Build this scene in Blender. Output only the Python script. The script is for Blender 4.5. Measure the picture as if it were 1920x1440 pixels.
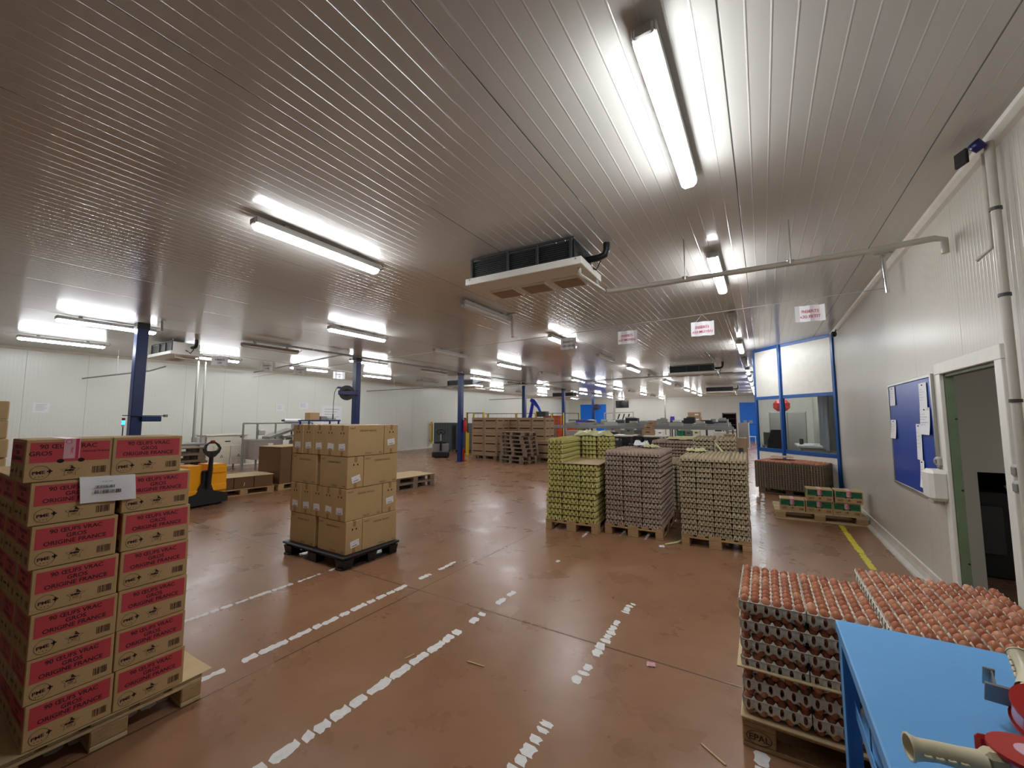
import bpy, math, random
from mathutils import Vector, Matrix
R = math.radians
for o in list(bpy.data.objects): bpy.data.objects.remove(o)
scn = bpy.context.scene
COL = scn.collection
rng = random.Random(7)

# ------------------------------------------------------------------ camera
cd = bpy.data.cameras.new('camera'); cam = bpy.data.objects.new('camera', cd); COL.objects.link(cam)
cd.sensor_width = 36; cd.lens = 761.1 / 1920 * 36; cd.clip_start = .02; cd.clip_end = 200
cam.matrix_world = Matrix.Translation((0, 0, 1.65)) @ (Matrix.Rotation(R(31.593), 4, 'Z') @ Matrix.Rotation(R(90 + 4.885), 4, 'X') @ Matrix.Rotation(R(.047), 4, 'Z'))
scn.camera = cam
# ------------------------------------------------------------------ world + exposure (all light comes from the ceiling battens)
wd = bpy.data.worlds.new('world'); scn.world = wd; wd.use_nodes = True
wd.node_tree.nodes['Background'].inputs[0].default_value = (.8, .85, .9, 1); wd.node_tree.nodes['Background'].inputs[1].default_value = .02
scn.view_settings.view_transform = 'Standard'; scn.view_settings.look = 'None'
scn.view_settings.exposure = 0.0; scn.view_settings.gamma = 1; scn.view_settings.use_curve_mapping = False
LAMP = 62.0

# ------------------------------------------------------------------ materials
def lin(c):
    return tuple((x / 255 / 12.92 if x / 255 <= .04045 else ((x / 255 + .055) / 1.055) ** 2.4) for x in c)
MATS = {}
def mat(name, rgb, rough=.6, metal=0, spec=.5, noise=0, nscale=8, bump=0, bscale=60, coat=0, trans=0, alpha=1, emit=0, ecol=None):
    if name in MATS: return MATS[name]
    m = bpy.data.materials.new(name); m.use_nodes = True; nt = m.node_tree; b = nt.nodes['Principled BSDF']
    c = lin(rgb); b.inputs['Base Color'].default_value = (*c, 1); b.inputs['Roughness'].default_value = rough
    b.inputs['Metallic'].default_value = metal; b.inputs['Specular IOR Level'].default_value = spec
    b.inputs['Coat Weight'].default_value = coat; b.inputs['Transmission Weight'].default_value = trans; b.inputs['Alpha'].default_value = alpha
    if emit: b.inputs['Emission Color'].default_value = (*(lin(ecol) if ecol else (1, 1, 1)), 1); b.inputs['Emission Strength'].default_value = emit
    if noise or bump:
        tc = nt.nodes.new('ShaderNodeTexCoord')
    if noise:
        n = nt.nodes.new('ShaderNodeTexNoise'); n.inputs['Scale'].default_value = nscale; n.inputs['Detail'].default_value = 5
        nt.links.new(tc.outputs['Object'], n.inputs['Vector'])
        mr = nt.nodes.new('ShaderNodeMapRange'); mr.inputs[1].default_value = .3; mr.inputs[2].default_value = .7
        mr.inputs[3].default_value = 1 - noise; mr.inputs[4].default_value = 1 + noise
        nt.links.new(n.outputs[0], mr.inputs[0])
        vm = nt.nodes.new('ShaderNodeVectorMath'); vm.operation = 'SCALE'; vm.inputs[0].default_value = c
        nt.links.new(mr.outputs[0], vm.inputs['Scale']); nt.links.new(vm.outputs[0], b.inputs['Base Color'])
    if bump:
        n = nt.nodes.new('ShaderNodeTexNoise'); n.inputs['Scale'].default_value = bscale; n.inputs['Detail'].default_value = 3
        nt.links.new(tc.outputs['Object'], n.inputs['Vector'])
        bp = nt.nodes.new('ShaderNodeBump'); bp.inputs['Strength'].default_value = bump; bp.inputs['Distance'].default_value = .004
        nt.links.new(n.outputs[0], bp.inputs['Height']); nt.links.new(bp.outputs[0], b.inputs['Normal'])
    MATS[name] = m
    return m
def N(nt, t, **k):
    n = nt.nodes.new(t)
    for a, v in k.items(): setattr(n, a, v)
    return n
def math_(nt, op, a, b=None, c=None):
    n = nt.nodes.new('ShaderNodeMath'); n.operation = op
    for i, v in enumerate((a, b, c)):
        if v is None: continue
        if isinstance(v, (int, float)): n.inputs[i].default_value = v
        else: nt.links.new(v, n.inputs[i])
    return n.outputs[0]
def line_mask(nt, coord, offset, period, half):
    """1 inside a band of half width `half` around offset + k * period"""
    f = math_(nt, 'FRACT', math_(nt, 'ADD', math_(nt, 'DIVIDE', math_(nt, 'SUBTRACT', coord, offset), period), .5))
    d = math_(nt, 'MULTIPLY', math_(nt, 'ABSOLUTE', math_(nt, 'SUBTRACT', f, .5)), period)
    n = nt.nodes.new('ShaderNodeMapRange'); n.clamp = True
    n.inputs[1].default_value = half * .5; n.inputs[2].default_value = half * 1.3; n.inputs[3].default_value = 1; n.inputs[4].default_value = 0
    nt.links.new(d, n.inputs[0]); return n.outputs[0]
def mix(nt, f, a, b):
    n = nt.nodes.new('ShaderNodeMix'); n.data_type = 'RGBA'
    if isinstance(f, (int, float)): n.inputs[0].default_value = f
    else: nt.links.new(f, n.inputs[0])
    for i, v in ((6, a), (7, b)):
        if isinstance(v, tuple): n.inputs[i].default_value = (*v, 1)
        else: nt.links.new(v, n.inputs[i])
    return n.outputs[2]
def noise(nt, vec, scale, detail=4, rough=.55, dist=0):
    n = nt.nodes.new('ShaderNodeTexNoise'); n.inputs['Scale'].default_value = scale; n.inputs['Detail'].default_value = detail
    n.inputs['Roughness'].default_value = rough; n.inputs['Distortion'].default_value = dist; nt.links.new(vec, n.inputs['Vector']); return n.outputs[0]
def rng_(nt, v, a, b, c, d):
    n = nt.nodes.new('ShaderNodeMapRange'); n.clamp = True
    for i, x in enumerate((a, b, c, d)): n.inputs[i + 1].default_value = x
    nt.links.new(v, n.inputs[0]); return n.outputs[0]
def base(name):
    m = bpy.data.materials.new(name); m.use_nodes = True; nt = m.node_tree
    tc = nt.nodes.new('ShaderNodeTexCoord'); sx = nt.nodes.new('ShaderNodeSeparateXYZ'); nt.links.new(tc.outputs['Object'], sx.inputs[0])
    return m, nt, nt.nodes['Principled BSDF'], tc.outputs['Object'], sx.outputs
def scale_vec(nt, vec, s):
    n = nt.nodes.new('ShaderNodeVectorMath'); n.operation = 'MULTIPLY'; nt.links.new(vec, n.inputs[0]); n.inputs[1].default_value = s; return n.outputs[0]
def bump(nt, b, h, dist, strength=1, normal=None):
    n = nt.nodes.new('ShaderNodeBump'); n.inputs['Strength'].default_value = strength; n.inputs['Distance'].default_value = dist
    nt.links.new(h, n.inputs['Height'])
    if normal is not None: nt.links.new(normal, n.inputs['Normal'])
    nt.links.new(n.outputs[0], b.inputs['Normal']); return n.outputs[0]

def floor_material():
    m, nt, b, P, xyz = base('red_brown_resin_floor')
    n1 = noise(nt, P, .55, 3, .5, .2); n2 = noise(nt, P, 1.9, 4, .55, .2); n3 = noise(nt, P, 9, 3, .5, .1)
    c = mix(nt, rng_(nt, n1, .3, .7, 0, 1), lin((136, 98, 71)), lin((155, 115, 86)))
    c = mix(nt, rng_(nt, n2, .4, .85, 0, .5), c, lin((172, 134, 102)))
    c = mix(nt, rng_(nt, n3, .5, 1.0, 0, .2), c, lin((112, 76, 52)))
    n4 = noise(nt, P, 4.5, 8, .62, .2)
    c = mix(nt, rng_(nt, n4, .45, 1.0, 0, .22), c, lin((98, 66, 46)))
    j = math_(nt, 'MAXIMUM', line_mask(nt, xyz[0], -2.90, 6.0, .007), line_mask(nt, xyz[1], 3.0, 6.0, .007))
    c = mix(nt, math_(nt, 'MULTIPLY', j, .75), c, lin((70, 45, 32)))
    nt.links.new(c, b.inputs['Base Color'])
    r = rng_(nt, n2, .25, .8, .22, .40); nt.links.new(r, b.inputs['Roughness'])
    b.inputs['Specular IOR Level'].default_value = .55
    h = math_(nt, 'SUBTRACT', math_(nt, 'ADD', math_(nt, 'MULTIPLY', noise(nt, P, 14, 2, .5), .5), math_(nt, 'MULTIPLY', noise(nt, P, 3, 2), 2.0)), math_(nt, 'MULTIPLY', j, 2))
    bump(nt, b, h, .002, .5)
    return m
def panel_material(name, ax, offset, period, rib, rgb, rough, joint, dirt=.06, ribh=.0016, ribw=.006, streak=None):
    """lacquered sandwich panels: fine ribs and one joint per panel across axis ax"""
    m, nt, b, P, xyz = base(name)
    j = line_mask(nt, xyz[ax], offset, period, .0045); rb = line_mask(nt, xyz[ax], offset, rib, ribw)
    n1 = noise(nt, P, .6, 4); n2 = noise(nt, P, 9, 5)
    c = mix(nt, rng_(nt, n1, .3, .7, 0, dirt * 2), lin(rgb), lin(tuple(x * .86 for x in rgb)))
    if streak:
        s = noise(nt, scale_vec(nt, P, streak), 1, 5, .6)
        c = mix(nt, rng_(nt, s, .55, .8, 0, .3), c, lin(tuple(x * .8 for x in rgb)))
    c = mix(nt, math_(nt, 'MULTIPLY', j, joint), c, lin((40, 38, 35)))
    nt.links.new(c, b.inputs['Base Color'])
    b.inputs['Roughness'].default_value = rough
    b.inputs['Specular IOR Level'].default_value = .6
    h = math_(nt, 'MULTIPLY', rb, 1.0 if ax == 0 else -1.0); h = math_(nt, 'SUBTRACT', h, math_(nt, 'MULTIPLY', j, 2))
    bump(nt, b, h, ribh, 1)
    return m
def kraft(name, rgb, corr=0):
    m, nt, b, P, xyz = base(name)
    n1 = noise(nt, P, 5, 5); n2 = noise(nt, P, 90, 3)
    c = mix(nt, rng_(nt, n1, .3, .7, 0, .35), lin(rgb), lin(tuple(x * .88 for x in rgb)))
    c = mix(nt, rng_(nt, n2, .5, .8, 0, .25), c, lin(tuple(x * .8 for x in rgb)))
    nt.links.new(c, b.inputs['Base Color']); b.inputs['Roughness'].default_value = .72; b.inputs['Specular IOR Level'].default_value = .3
    if corr:
        bump(nt, b, noise(nt, scale_vec(nt, P, (1, 1, corr)), 12, 3), .004, .5)
    else: bump(nt, b, n2, .0006, .4)
    MATS[name] = m
    return m
def wood(name, rgb):
    m, nt, b, P, xyz = base(name)
    g = noise(nt, scale_vec(nt, P, (3, 3, 14)), 6, 6, .65, 1.5); k = noise(nt, P, 2.5, 3)
    c = mix(nt, rng_(nt, g, .3, .75, 0, .8), lin(rgb), lin(tuple(x * .68 for x in rgb)))
    c = mix(nt, rng_(nt, k, .5, .8, 0, .5), c, lin(tuple(x * .6 for x in rgb)))
    nt.links.new(c, b.inputs['Base Color']); b.inputs['Roughness'].default_value = .8
    bump(nt, b, g, .003, .5); MATS[name] = m; return m
def pulp(name, rgb, rgb2):
    m, nt, b, P, xyz = base(name)
    oi = nt.nodes.new('ShaderNodeObjectInfo')
    n1 = noise(nt, P, 120, 4); c = mix(nt, oi.outputs['Random'], lin(rgb), lin(rgb2))
    c = mix(nt, rng_(nt, n1, .4, .75, 0, .35), c, lin(tuple(x * .75 for x in rgb)))
    nt.links.new(c, b.inputs['Base Color']); b.inputs['Roughness'].default_value = .9; b.inputs['Specular IOR Level'].default_value = .2
    bump(nt, b, n1, .0012, .7); MATS[name] = m; return m
def eggshell(name, island):
    m, nt, b, P, xyz = base(name)
    if island: g = nt.nodes.new('ShaderNodeNewGeometry'); r = g.outputs['Random Per Island']
    else: g = nt.nodes.new('ShaderNodeObjectInfo'); r = g.outputs['Random']
    cr = nt.nodes.new('ShaderNodeValToRGB'); e = cr.color_ramp
    cols = [(0, (150, 86, 58)), (.3, (168, 100, 68)), (.65, (180, 113, 79)), (.88, (190, 126, 92)), (1, (206, 152, 120))]
    e.elements[0].color = (*lin(cols[0][1]), 1); e.elements[1].color = (*lin(cols[-1][1]), 1)
    for p, c in cols[1:-1]: e.elements.new(p).color = (*lin(c), 1)
    nt.links.new(r, cr.inputs[0]); n1 = noise(nt, P, 150, 3)
    nt.links.new(mix(nt, rng_(nt, n1, .6, .8, 0, .3), cr.outputs[0], lin((140, 70, 40))), b.inputs['Base Color'])
    b.inputs['Roughness'].default_value = .42; b.inputs['Subsurface Weight'].default_value = 0; b.inputs['Specular IOR Level'].default_value = .4
    MATS[name] = m; return m

M_FLOOR = floor_material()
M_CEIL = panel_material('ribbed_white_ceiling_panel', 0, -.09, 1.13, 1.13 / 11, (208, 206, 199), .18, .85, ribh=.0016, ribw=.0045)
M_WALLX = panel_material('white_wall_panel_long', 1, 3.4, 1.13, 1.13 / 16, (226, 228, 218), .3, .28, ribh=.0012, ribw=.008)
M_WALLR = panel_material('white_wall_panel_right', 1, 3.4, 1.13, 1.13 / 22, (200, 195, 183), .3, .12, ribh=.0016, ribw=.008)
M_WALLY = panel_material('white_wall_panel_far', 0, .2, 1.13, 1.13 / 16, (226, 228, 218), .32, .28)
M_TRIM = mat('white_plastic_trim', (214, 208, 194), .4, noise=.06)
M_BASE = mat('white_base_moulding', (220, 216, 204), .35, noise=.08, nscale=5)
M_KRAFT = kraft('kraft_board', (194, 162, 116)); M_KRAFT2 = kraft('kraft_carton', (192, 162, 116)); M_CORR = kraft('corrugated_edges', (150, 118, 84), 9)
M_DKRAFT = kraft('brown_flat_boards', (112, 82, 52), 4); M_SHEET = kraft('cardboard_sheet', (208, 184, 142)); M_CART = kraft('stacked_cartons', (168, 138, 108))
M_WOOD = wood('pallet_wood', (196, 160, 112)); M_WOODG = wood('weathered_pallet_wood', (150, 128, 106)); M_WOODL = wood('pale_pallet_wood', (222, 196, 152))
M_PULPG = pulp('grey_egg_tray_pulp', (226, 225, 210), (212, 211, 196)); M_PULPB = pulp('beige_egg_tray_pulp', (176, 156, 140), (164, 144, 130))
M_PULPY = pulp('yellow_green_tray_pulp', (196, 186, 118), (184, 174, 104)); M_PULPT = pulp('sand_tray_pulp', (182, 166, 138), (170, 154, 126)); M_PULPD = pulp('dark_grey_tray_pulp', (128, 116, 98), (112, 102, 88))
M_EGG = eggshell('brown_eggshell', 0); M_EGGS = eggshell('brown_eggshell_many', 1)
M_BLUE = mat('blue_painted_steel', (12, 46, 104), .32, noise=.1, nscale=4); M_BLUEF = mat('blue_window_frame', (14, 78, 150), .3)
M_BLUED = mat('bright_blue_door', (10, 128, 255), .4); M_BLUET = mat('light_blue_table_paint', (98, 166, 224), .38, noise=.05, nscale=3, bump=.15, bscale=40)
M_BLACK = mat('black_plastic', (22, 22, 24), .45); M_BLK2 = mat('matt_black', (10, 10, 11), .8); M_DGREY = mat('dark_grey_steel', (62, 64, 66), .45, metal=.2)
M_GREY = mat('grey_steel', (140, 140, 138), .4, metal=.3); M_STEEL = mat('stainless_steel', (176, 176, 172), .28, metal=.9); M_CHROME = mat('chrome', (210, 210, 210), .12, metal=1)
M_LGREY = mat('light_grey_plastic', (176, 174, 168), .45); M_WHITE = mat('white_lacquer', (226, 224, 214), .4, noise=.04); M_WHITEP = mat('white_paper', (236, 236, 238), .7)
M_CREAM = mat('cream_machine_paint', (206, 200, 180), .42, noise=.04); M_MAUVE = mat('grey_machine_paint', (146, 138, 130), .45)
M_YEL = mat('truck_yellow_paint', (240, 164, 8), .3); M_YELP = mat('yellow_guard_paint', (226, 190, 40), .4); M_RED = mat('red_plastic', (176, 36, 30), .3); M_REDB = mat('red_band_ink', (198, 68, 78), .62, noise=.05)
M_DRED = mat('dark_red_paint', (130, 24, 34), .4); M_ORANGE = mat('orange_crate_plastic', (214, 92, 50), .5); M_GREENB = mat('green_band_ink', (10, 104, 66), .6); M_GREENJ = mat('green_door_jamb', (104, 122, 92), .5, noise=.1)
M_INK = mat('dark_print_ink', (58, 24, 26), .7); M_INKB = mat('brown_print_ink', (84, 58, 32), .7); M_STAMP = mat('burnt_stamp', (70, 44, 26), .8); M_INKK = mat('black_ink', (30, 30, 34), .7); M_INKR = mat('magenta_print', (196, 44, 92), .6)
M_PINK = mat('pink_tape_print', (222, 170, 176), .4); M_BEIGE = mat('beige_plastic', (214, 204, 170), .35); M_PINKW = mat('pink_white_tape_roll', (226, 180, 196), .4)
M_TAPE = mat('clear_brown_tape', (168, 128, 80), .2); M_PAINT = mat('white_floor_paint', (232, 230, 226), .5, noise=.08, nscale=30); M_YTAPE = mat('yellow_floor_tape', (226, 214, 52), .4, noise=.1, nscale=12)
M_GBOARD = mat('grey_green_plastic_boards', (78, 86, 88), .5, noise=.12, nscale=2); M_GRILLE = mat('brown_fan_grille', (158, 134, 110), .6, bump=.6, bscale=150)
M_SCREEN = mat('lit_blue_screen', (60, 60, 200), .3, emit=2.0, ecol=(80, 80, 230)); M_BEACON = mat('lit_blue_beacon', (20, 90, 220), .3, emit=6, ecol=(40, 130, 255)); M_TV = mat('dark_screen', (8, 8, 9), .15)
M_NAVY = mat('navy_plastic', (26, 26, 92), .35); M_PURPLE = mat('blue_violet_plastic', (66, 60, 170), .4); M_GREEN = mat('green_plastic', (20, 120, 84), .45); M_PALEG = mat('pale_yellow_film', (206, 204, 150), .35)
M_PCREAM = mat('cream_plastic_box', (222, 214, 186), .5); M_GALV = mat('galvanised_steel', (190, 190, 184), .3, metal=.8); M_OLIVE = mat('olive_grey_cabinet', (112, 112, 96), .5); M_RUBBER = mat('rubber', (30, 30, 30), .7)
M_BOARD = mat('blue_felt_board', (16, 62, 158), .3, noise=.08, nscale=2); M_CURT = mat('grey_curtain', (122, 126, 128), .6, noise=.15, nscale=3); M_DFAB = mat('dark_fabric', (44, 44, 46), .9)
M_COIL = mat('dark_coil_fins', (30, 34, 36), .5, metal=.3); M_PVC = mat('grey_white_pvc_pipe', (188, 182, 170), .35, noise=.05); M_DROOM = mat('dim_room_wall', (196, 196, 184), .6)
def film_mat():
    m = bpy.data.materials.new('clear_stretch_film'); m.use_nodes = True; nt = m.node_tree; nt.nodes.clear()
    o = nt.nodes.new('ShaderNodeOutputMaterial'); t = nt.nodes.new('ShaderNodeBsdfTransparent'); g = nt.nodes.new('ShaderNodeBsdfGlossy'); g.inputs['Roughness'].default_value = .12
    mx = nt.nodes.new('ShaderNodeMixShader'); tc = nt.nodes.new('ShaderNodeTexCoord'); n = nt.nodes.new('ShaderNodeTexNoise'); n.inputs['Scale'].default_value = 7; n.inputs['Distortion'].default_value = 2
    mp = nt.nodes.new('ShaderNodeVectorMath'); mp.operation = 'MULTIPLY'; mp.inputs[1].default_value = (1, 1, .35)
    nt.links.new(tc.outputs['Object'], mp.inputs[0]); nt.links.new(mp.outputs[0], n.inputs['Vector'])
    bp = nt.nodes.new('ShaderNodeBump'); bp.inputs['Distance'].default_value = .03; nt.links.new(n.outputs[0], bp.inputs['Height']); nt.links.new(bp.outputs[0], g.inputs['Normal'])
    mx.inputs[0].default_value = .16; nt.links.new(t.outputs[0], mx.inputs[1]); nt.links.new(g.outputs[0], mx.inputs[2]); nt.links.new(mx.outputs[0], o.inputs['Surface'])
    return m
M_FILM = film_mat()
def glass_mat():
    m = bpy.data.materials.new('window_glass'); m.use_nodes = True; nt = m.node_tree; nt.nodes.clear()
    o = nt.nodes.new('ShaderNodeOutputMaterial'); t = nt.nodes.new('ShaderNodeBsdfTransparent'); t.inputs[0].default_value = (.82, .87, .87, 1)
    g = nt.nodes.new('ShaderNodeBsdfGlossy'); g.inputs['Roughness'].default_value = .01
    f = nt.nodes.new('ShaderNodeLayerWeight'); mx = nt.nodes.new('ShaderNodeMixShader')
    pw = math_(nt, 'ADD', math_(nt, 'MULTIPLY', math_(nt, 'POWER', f.outputs['Facing'], 4.0), .7), .05); nt.links.new(pw, mx.inputs[0]); nt.links.new(t.outputs[0], mx.inputs[1]); nt.links.new(g.outputs[0], mx.inputs[2]); nt.links.new(mx.outputs[0], o.inputs['Surface'])
    return m
M_GLASS = glass_mat()
M_LAMP = mat('lit_led_diffuser', (255, 255, 255), .4, emit=LAMP, ecol=(248, 251, 255)); M_LAMPOFF = mat('unlit_diffuser', (206, 204, 196), .25)

# ------------------------------------------------------------------ mesh builder
class MB:
    def __init__(s): s.v = []; s.f = []; s.m = []; s.sm = []; s.mats = []
    def mi(s, m):
        if m not in s.mats: s.mats.append(m)
        return s.mats.index(m)
    def add(s, vs, fs, m, smooth=False, M=None):
        b = len(s.v)
        s.v += [tuple(M @ Vector(v)) if M else tuple(v) for v in vs]
        s.f += [tuple(b + i for i in f) for f in fs]; k = s.mi(m); s.m += [k] * len(fs); s.sm += [smooth] * len(fs); return s
    def box(s, c, d, m, rz=0, ch=0, M=None):
        x, y, z = d[0] / 2, d[1] / 2, d[2] / 2
        T = Matrix.Translation(c) @ Matrix.Rotation(rz, 4, 'Z')
        if M: T = M @ T
        if ch <= 0:
            vs = [(a * x, b * y, e * z) for e in (-1, 1) for a, b in ((-1, -1), (1, -1), (1, 1), (-1, 1))]
            fs = [(3, 2, 1, 0), (4, 5, 6, 7), (0, 1, 5, 4), (1, 2, 6, 5), (2, 3, 7, 6), (3, 0, 4, 7)]
        else:
            ch = min(ch, x * .9, y * .9, z * .9); ring = [(-x + ch, -y), (x - ch, -y), (x, -y + ch), (x, y - ch), (x - ch, y), (-x + ch, y), (-x, y - ch), (-x, -y + ch)]
            inn = [(-x + ch, -y + ch), (x - ch, -y + ch), (x - ch, -y + ch), (x - ch, y - ch), (x - ch, y - ch), (-x + ch, y - ch), (-x + ch, y - ch), (-x + ch, -y + ch)]
            q = [(-x + ch, -y + ch), (x - ch, -y + ch), (x - ch, y - ch), (-x + ch, y - ch)]
            vs = [(a, b, -z) for a, b in q] + [(a, b, -z + ch) for a, b in ring] + [(a, b, z - ch) for a, b in ring] + [(a, b, z) for a, b in q]
            fs = [(3, 2, 1, 0), (20, 21, 22, 23)]
            for i in range(8):
                j = (i + 1) % 8; fs.append((4 + i, 4 + j, 12 + j, 12 + i))
            for i in range(4):
                a, b_ = 4 + 2 * i, 4 + 2 * i + 1; nx = 4 + (2 * i + 2) % 8; i2 = (i + 1) % 4
                fs.append((i, i2, b_, a)); fs.append((i2, nx, b_))
                fs.append((a + 8, b_ + 8, 20 + i2, 20 + i)); fs.append((b_ + 8, nx + 8, 20 + i2))
        return s.add(vs, fs, m, False, T)
    def tube(s, pts, r, m, n=8, cap=True, smooth=True, M=None):
        pts = [Vector(p) for p in pts]; vs = []; rr = r if isinstance(r, (list, tuple)) else [r] * len(pts); pu = None
        for i, p in enumerate(pts):
            d = (pts[min(i + 1, len(pts) - 1)] - pts[max(i - 1, 0)]).normalized()
            u = (pu - d * pu.dot(d)) if pu is not None else d.cross(Vector((0, 0, 1)) if abs(d.z) < .9 else Vector((1, 0, 0)))
            u.normalize(); pu = u; w = d.cross(u)
            for k in range(n):
                a = 2 * math.pi * k / n; vs.append(p + (u * math.cos(a) + w * math.sin(a)) * rr[i])
        fs = [(i * n + k, i * n + (k + 1) % n, (i + 1) * n + (k + 1) % n, (i + 1) * n + k) for i in range(len(pts) - 1) for k in range(n)]
        s.add(vs, fs, m, smooth, M)
        if cap:
            s.add(vs[:n], [tuple(range(n))[::-1]], m, False, M); s.add(vs[-n:], [tuple(range(n))], m, False, M)
        return s
    def prism(s, poly, o, u, v, depth, m, smooth=False):
        """polygon (2d) in plane o,u,v extruded by depth along -u x v"""
        o, u, v = Vector(o), Vector(u), Vector(v); w = u.cross(v); n = len(poly)
        vs = [o + u * a + v * b for a, b in poly] + [o + u * a + v * b - w * depth for a, b in poly]
        fs = [tuple(range(n)), tuple(range(2 * n - 1, n - 1, -1))]
        s.add(vs, fs, m); s.add(vs, [(i, n + i, n + (i + 1) % n, (i + 1) % n) for i in range(n)], m, smooth); return s
    def flat(s, polys, o, u, v, m, off=.0006):
        o, u, v = Vector(o), Vector(u), Vector(v); w = u.cross(v) * off
        vv, ff = polys; s.add([o + u * a + v * b + w for a, b in vv], ff, m); return s
    def rect(s, a0, b0, a1, b1, o, u, v, m, off=.0006):
        return s.flat(([(a0, b0), (a1, b0), (a1, b1), (a0, b1)], [(0, 1, 2, 3)]), o, u, v, m, off)
    def lathe(s, prof, m, n=16, M=None, smooth=True):
        vs = [(r * math.cos(2 * math.pi * k / n), r * math.sin(2 * math.pi * k / n), z) for r, z in prof for k in range(n)]
        fs = [(i * n + k, i * n + (k + 1) % n, (i + 1) * n + (k + 1) % n, (i + 1) * n + k) for i in range(len(prof) - 1) for k in range(n)]
        return s.add(vs, fs, m, smooth, M)
    def mesh(s, name):
        me = bpy.data.meshes.new(name); me.from_pydata([tuple(v) for v in s.v], [], s.f)
        for m in s.mats: me.materials.append(m)
        me.polygons.foreach_set('material_index', s.m); me.polygons.foreach_set('use_smooth', s.sm); me.update(); return me
    def obj(s, name, parent=None, **k): return put(name, s.mesh(name), parent, **k)
def put(name, me, parent=None, loc=(0, 0, 0), rz=0, kind=None, label=None):
    o = bpy.data.objects.new(name, me); COL.objects.link(o); o.location = loc; o.rotation_euler = (0, 0, rz)
    if parent: o.parent = parent
    if kind: o['kind'] = kind
    if label: o['label'] = label
    return o
def tag(o, label, cat, group=None):
    o['label'] = label; o['category'] = cat
    if group: o['group'] = group
    return o
def thing(name, label, cat, loc=(0, 0, 0), rz=0, group=None):
    o = bpy.data.objects.new(name, None); COL.objects.link(o); o.location = loc; o.rotation_euler = (0, 0, rz); o.empty_display_size = .1
    return tag(o, label, cat, group)
def dup(o, loc=None, rz=None, label=None, group=None, parent=None):
    c = o.copy(); COL.objects.link(c); c.parent = parent
    if loc is not None: c.location = loc
    if rz is not None: c.rotation_euler = (0, 0, rz)
    if label: c['label'] = label
    if group: c['group'] = group
    for ch in list(o.children): dup(ch, parent=c)
    return c
def struct(name, b, **k): return b.obj(name, kind='structure', **k)
_T = {}
def text(s, size, align='CENTER', bold=.0):
    k = (s, align, bold)
    if k not in _T:
        cu = bpy.data.curves.new('t', 'FONT'); cu.body = s; cu.size = 1; cu.align_x = align; cu.offset = bold; cu.resolution_u = 3
        cu.space_line = 1.0
        ob = bpy.data.objects.new('t', cu); COL.objects.link(ob)
        dg = bpy.context.evaluated_depsgraph_get(); me = bpy.data.meshes.new_from_object(ob.evaluated_get(dg))
        _T[k] = ([(v.co.x, v.co.y) for v in me.vertices], [tuple(p.vertices) for p in me.polygons])
        bpy.data.objects.remove(ob); bpy.data.curves.remove(cu); bpy.data.meshes.remove(me)
    v, f = _T[k]; return [(a * size, b * size) for a, b in v], f
def shift(p, dx, dy, sx=1, sy=1, rot=0):
    c, s_ = math.cos(rot), math.sin(rot); return [((a * sx) * c - (b * sy) * s_ + dx, (a * sx) * s_ + (b * sy) * c + dy) for a, b in p[0]], p[1]
def ring2(r0, r1, n=20, cx=0, cy=0, sy=1):
    v = [(cx + r * math.cos(2 * math.pi * k / n), cy + sy * r * math.sin(2 * math.pi * k / n)) for r in (r0, r1) for k in range(n)]
    return v, [(k, n + k, n + (k + 1) % n, (k + 1) % n) for k in range(n)]
def disc2(r, n=14, cx=0, cy=0, sy=1): return [(cx + r * math.cos(2 * math.pi * k / n), cy + sy * r * math.sin(2 * math.pi * k / n)) for k in range(n)], [tuple(range(n))]
def bars(w, h, seed, n=22):
    r = random.Random(seed); v = []; f = []; x = 0; ws = [r.choice((1, 1, 2, 3)) for _ in range(n * 2)]; t = sum(ws)
    for i, a in enumerate(ws):
        ww = a / t * w
        if i % 2 == 0: b = len(v); v += [(x, 0), (x + ww, 0), (x + ww, h), (x, h)]; f.append((b, b + 1, b + 2, b + 3))
        x += ww
    return v, f
X, Y, Z = Vector((1, 0, 0)), Vector((0, 1, 0)), Vector((0, 0, 1))
CEIL = 3.46; WR = 1.36; WL = -16.0; WF = 36.5; WB = -5.0
ORD = ['first', 'second', 'third', 'fourth', 'fifth', 'sixth', 'seventh', 'eighth', 'ninth', 'tenth', 'eleventh', 'twelfth', 'thirteenth', 'fourteenth', 'fifteenth', 'sixteenth']
def fromtop(i, n):
    if i == n - 1: return 'topmost'
    if i == 0: return 'bottom'
    return ORD[i] + ' from the bottom' if i < n / 2 else ORD[n - 1 - i] + ' from the top'

# ================================================================== STRUCTURE
b = MB(); b.box(((WL + 4.4) / 2, (WB + WF) / 2, -.05), (4.4 - WL + .4, WF - WB + .4, .1), M_FLOOR); FLOOR = struct('floor', b)
b = MB(); b.box(((WL + WR) / 2, (WB + WF) / 2, CEIL + .05), (WR - WL + .4, WF - WB + .4, .1), M_CEIL); struct('ceiling', b)
b = MB(); b.box((WL - .06, (WB + WF) / 2, CEIL / 2), (.12, WF - WB, CEIL), M_WALLX); struct('wall_left', b)
b = MB(); b.box(((WL + WR) / 2, WF + .06, CEIL / 2), (WR - WL, .12, CEIL), M_WALLY); struct('wall_far', b)
b = MB(); b.box(((WL + 4.4) / 2, WB - .06, CEIL / 2), (4.4 - WL, .12, CEIL), M_WALLY); struct('wall_back', b)
DY0, DY1, DZ = 3.97, 4.98, 2.04
b = MB(); T = .055
b.box((WR + T / 2, (WB + DY0) / 2, CEIL / 2), (T, DY0 - WB, CEIL), M_WALLR); b.box((WR + T / 2, (DY1 + WF) / 2, CEIL / 2), (T, WF - DY1, CEIL), M_WALLR)
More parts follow.
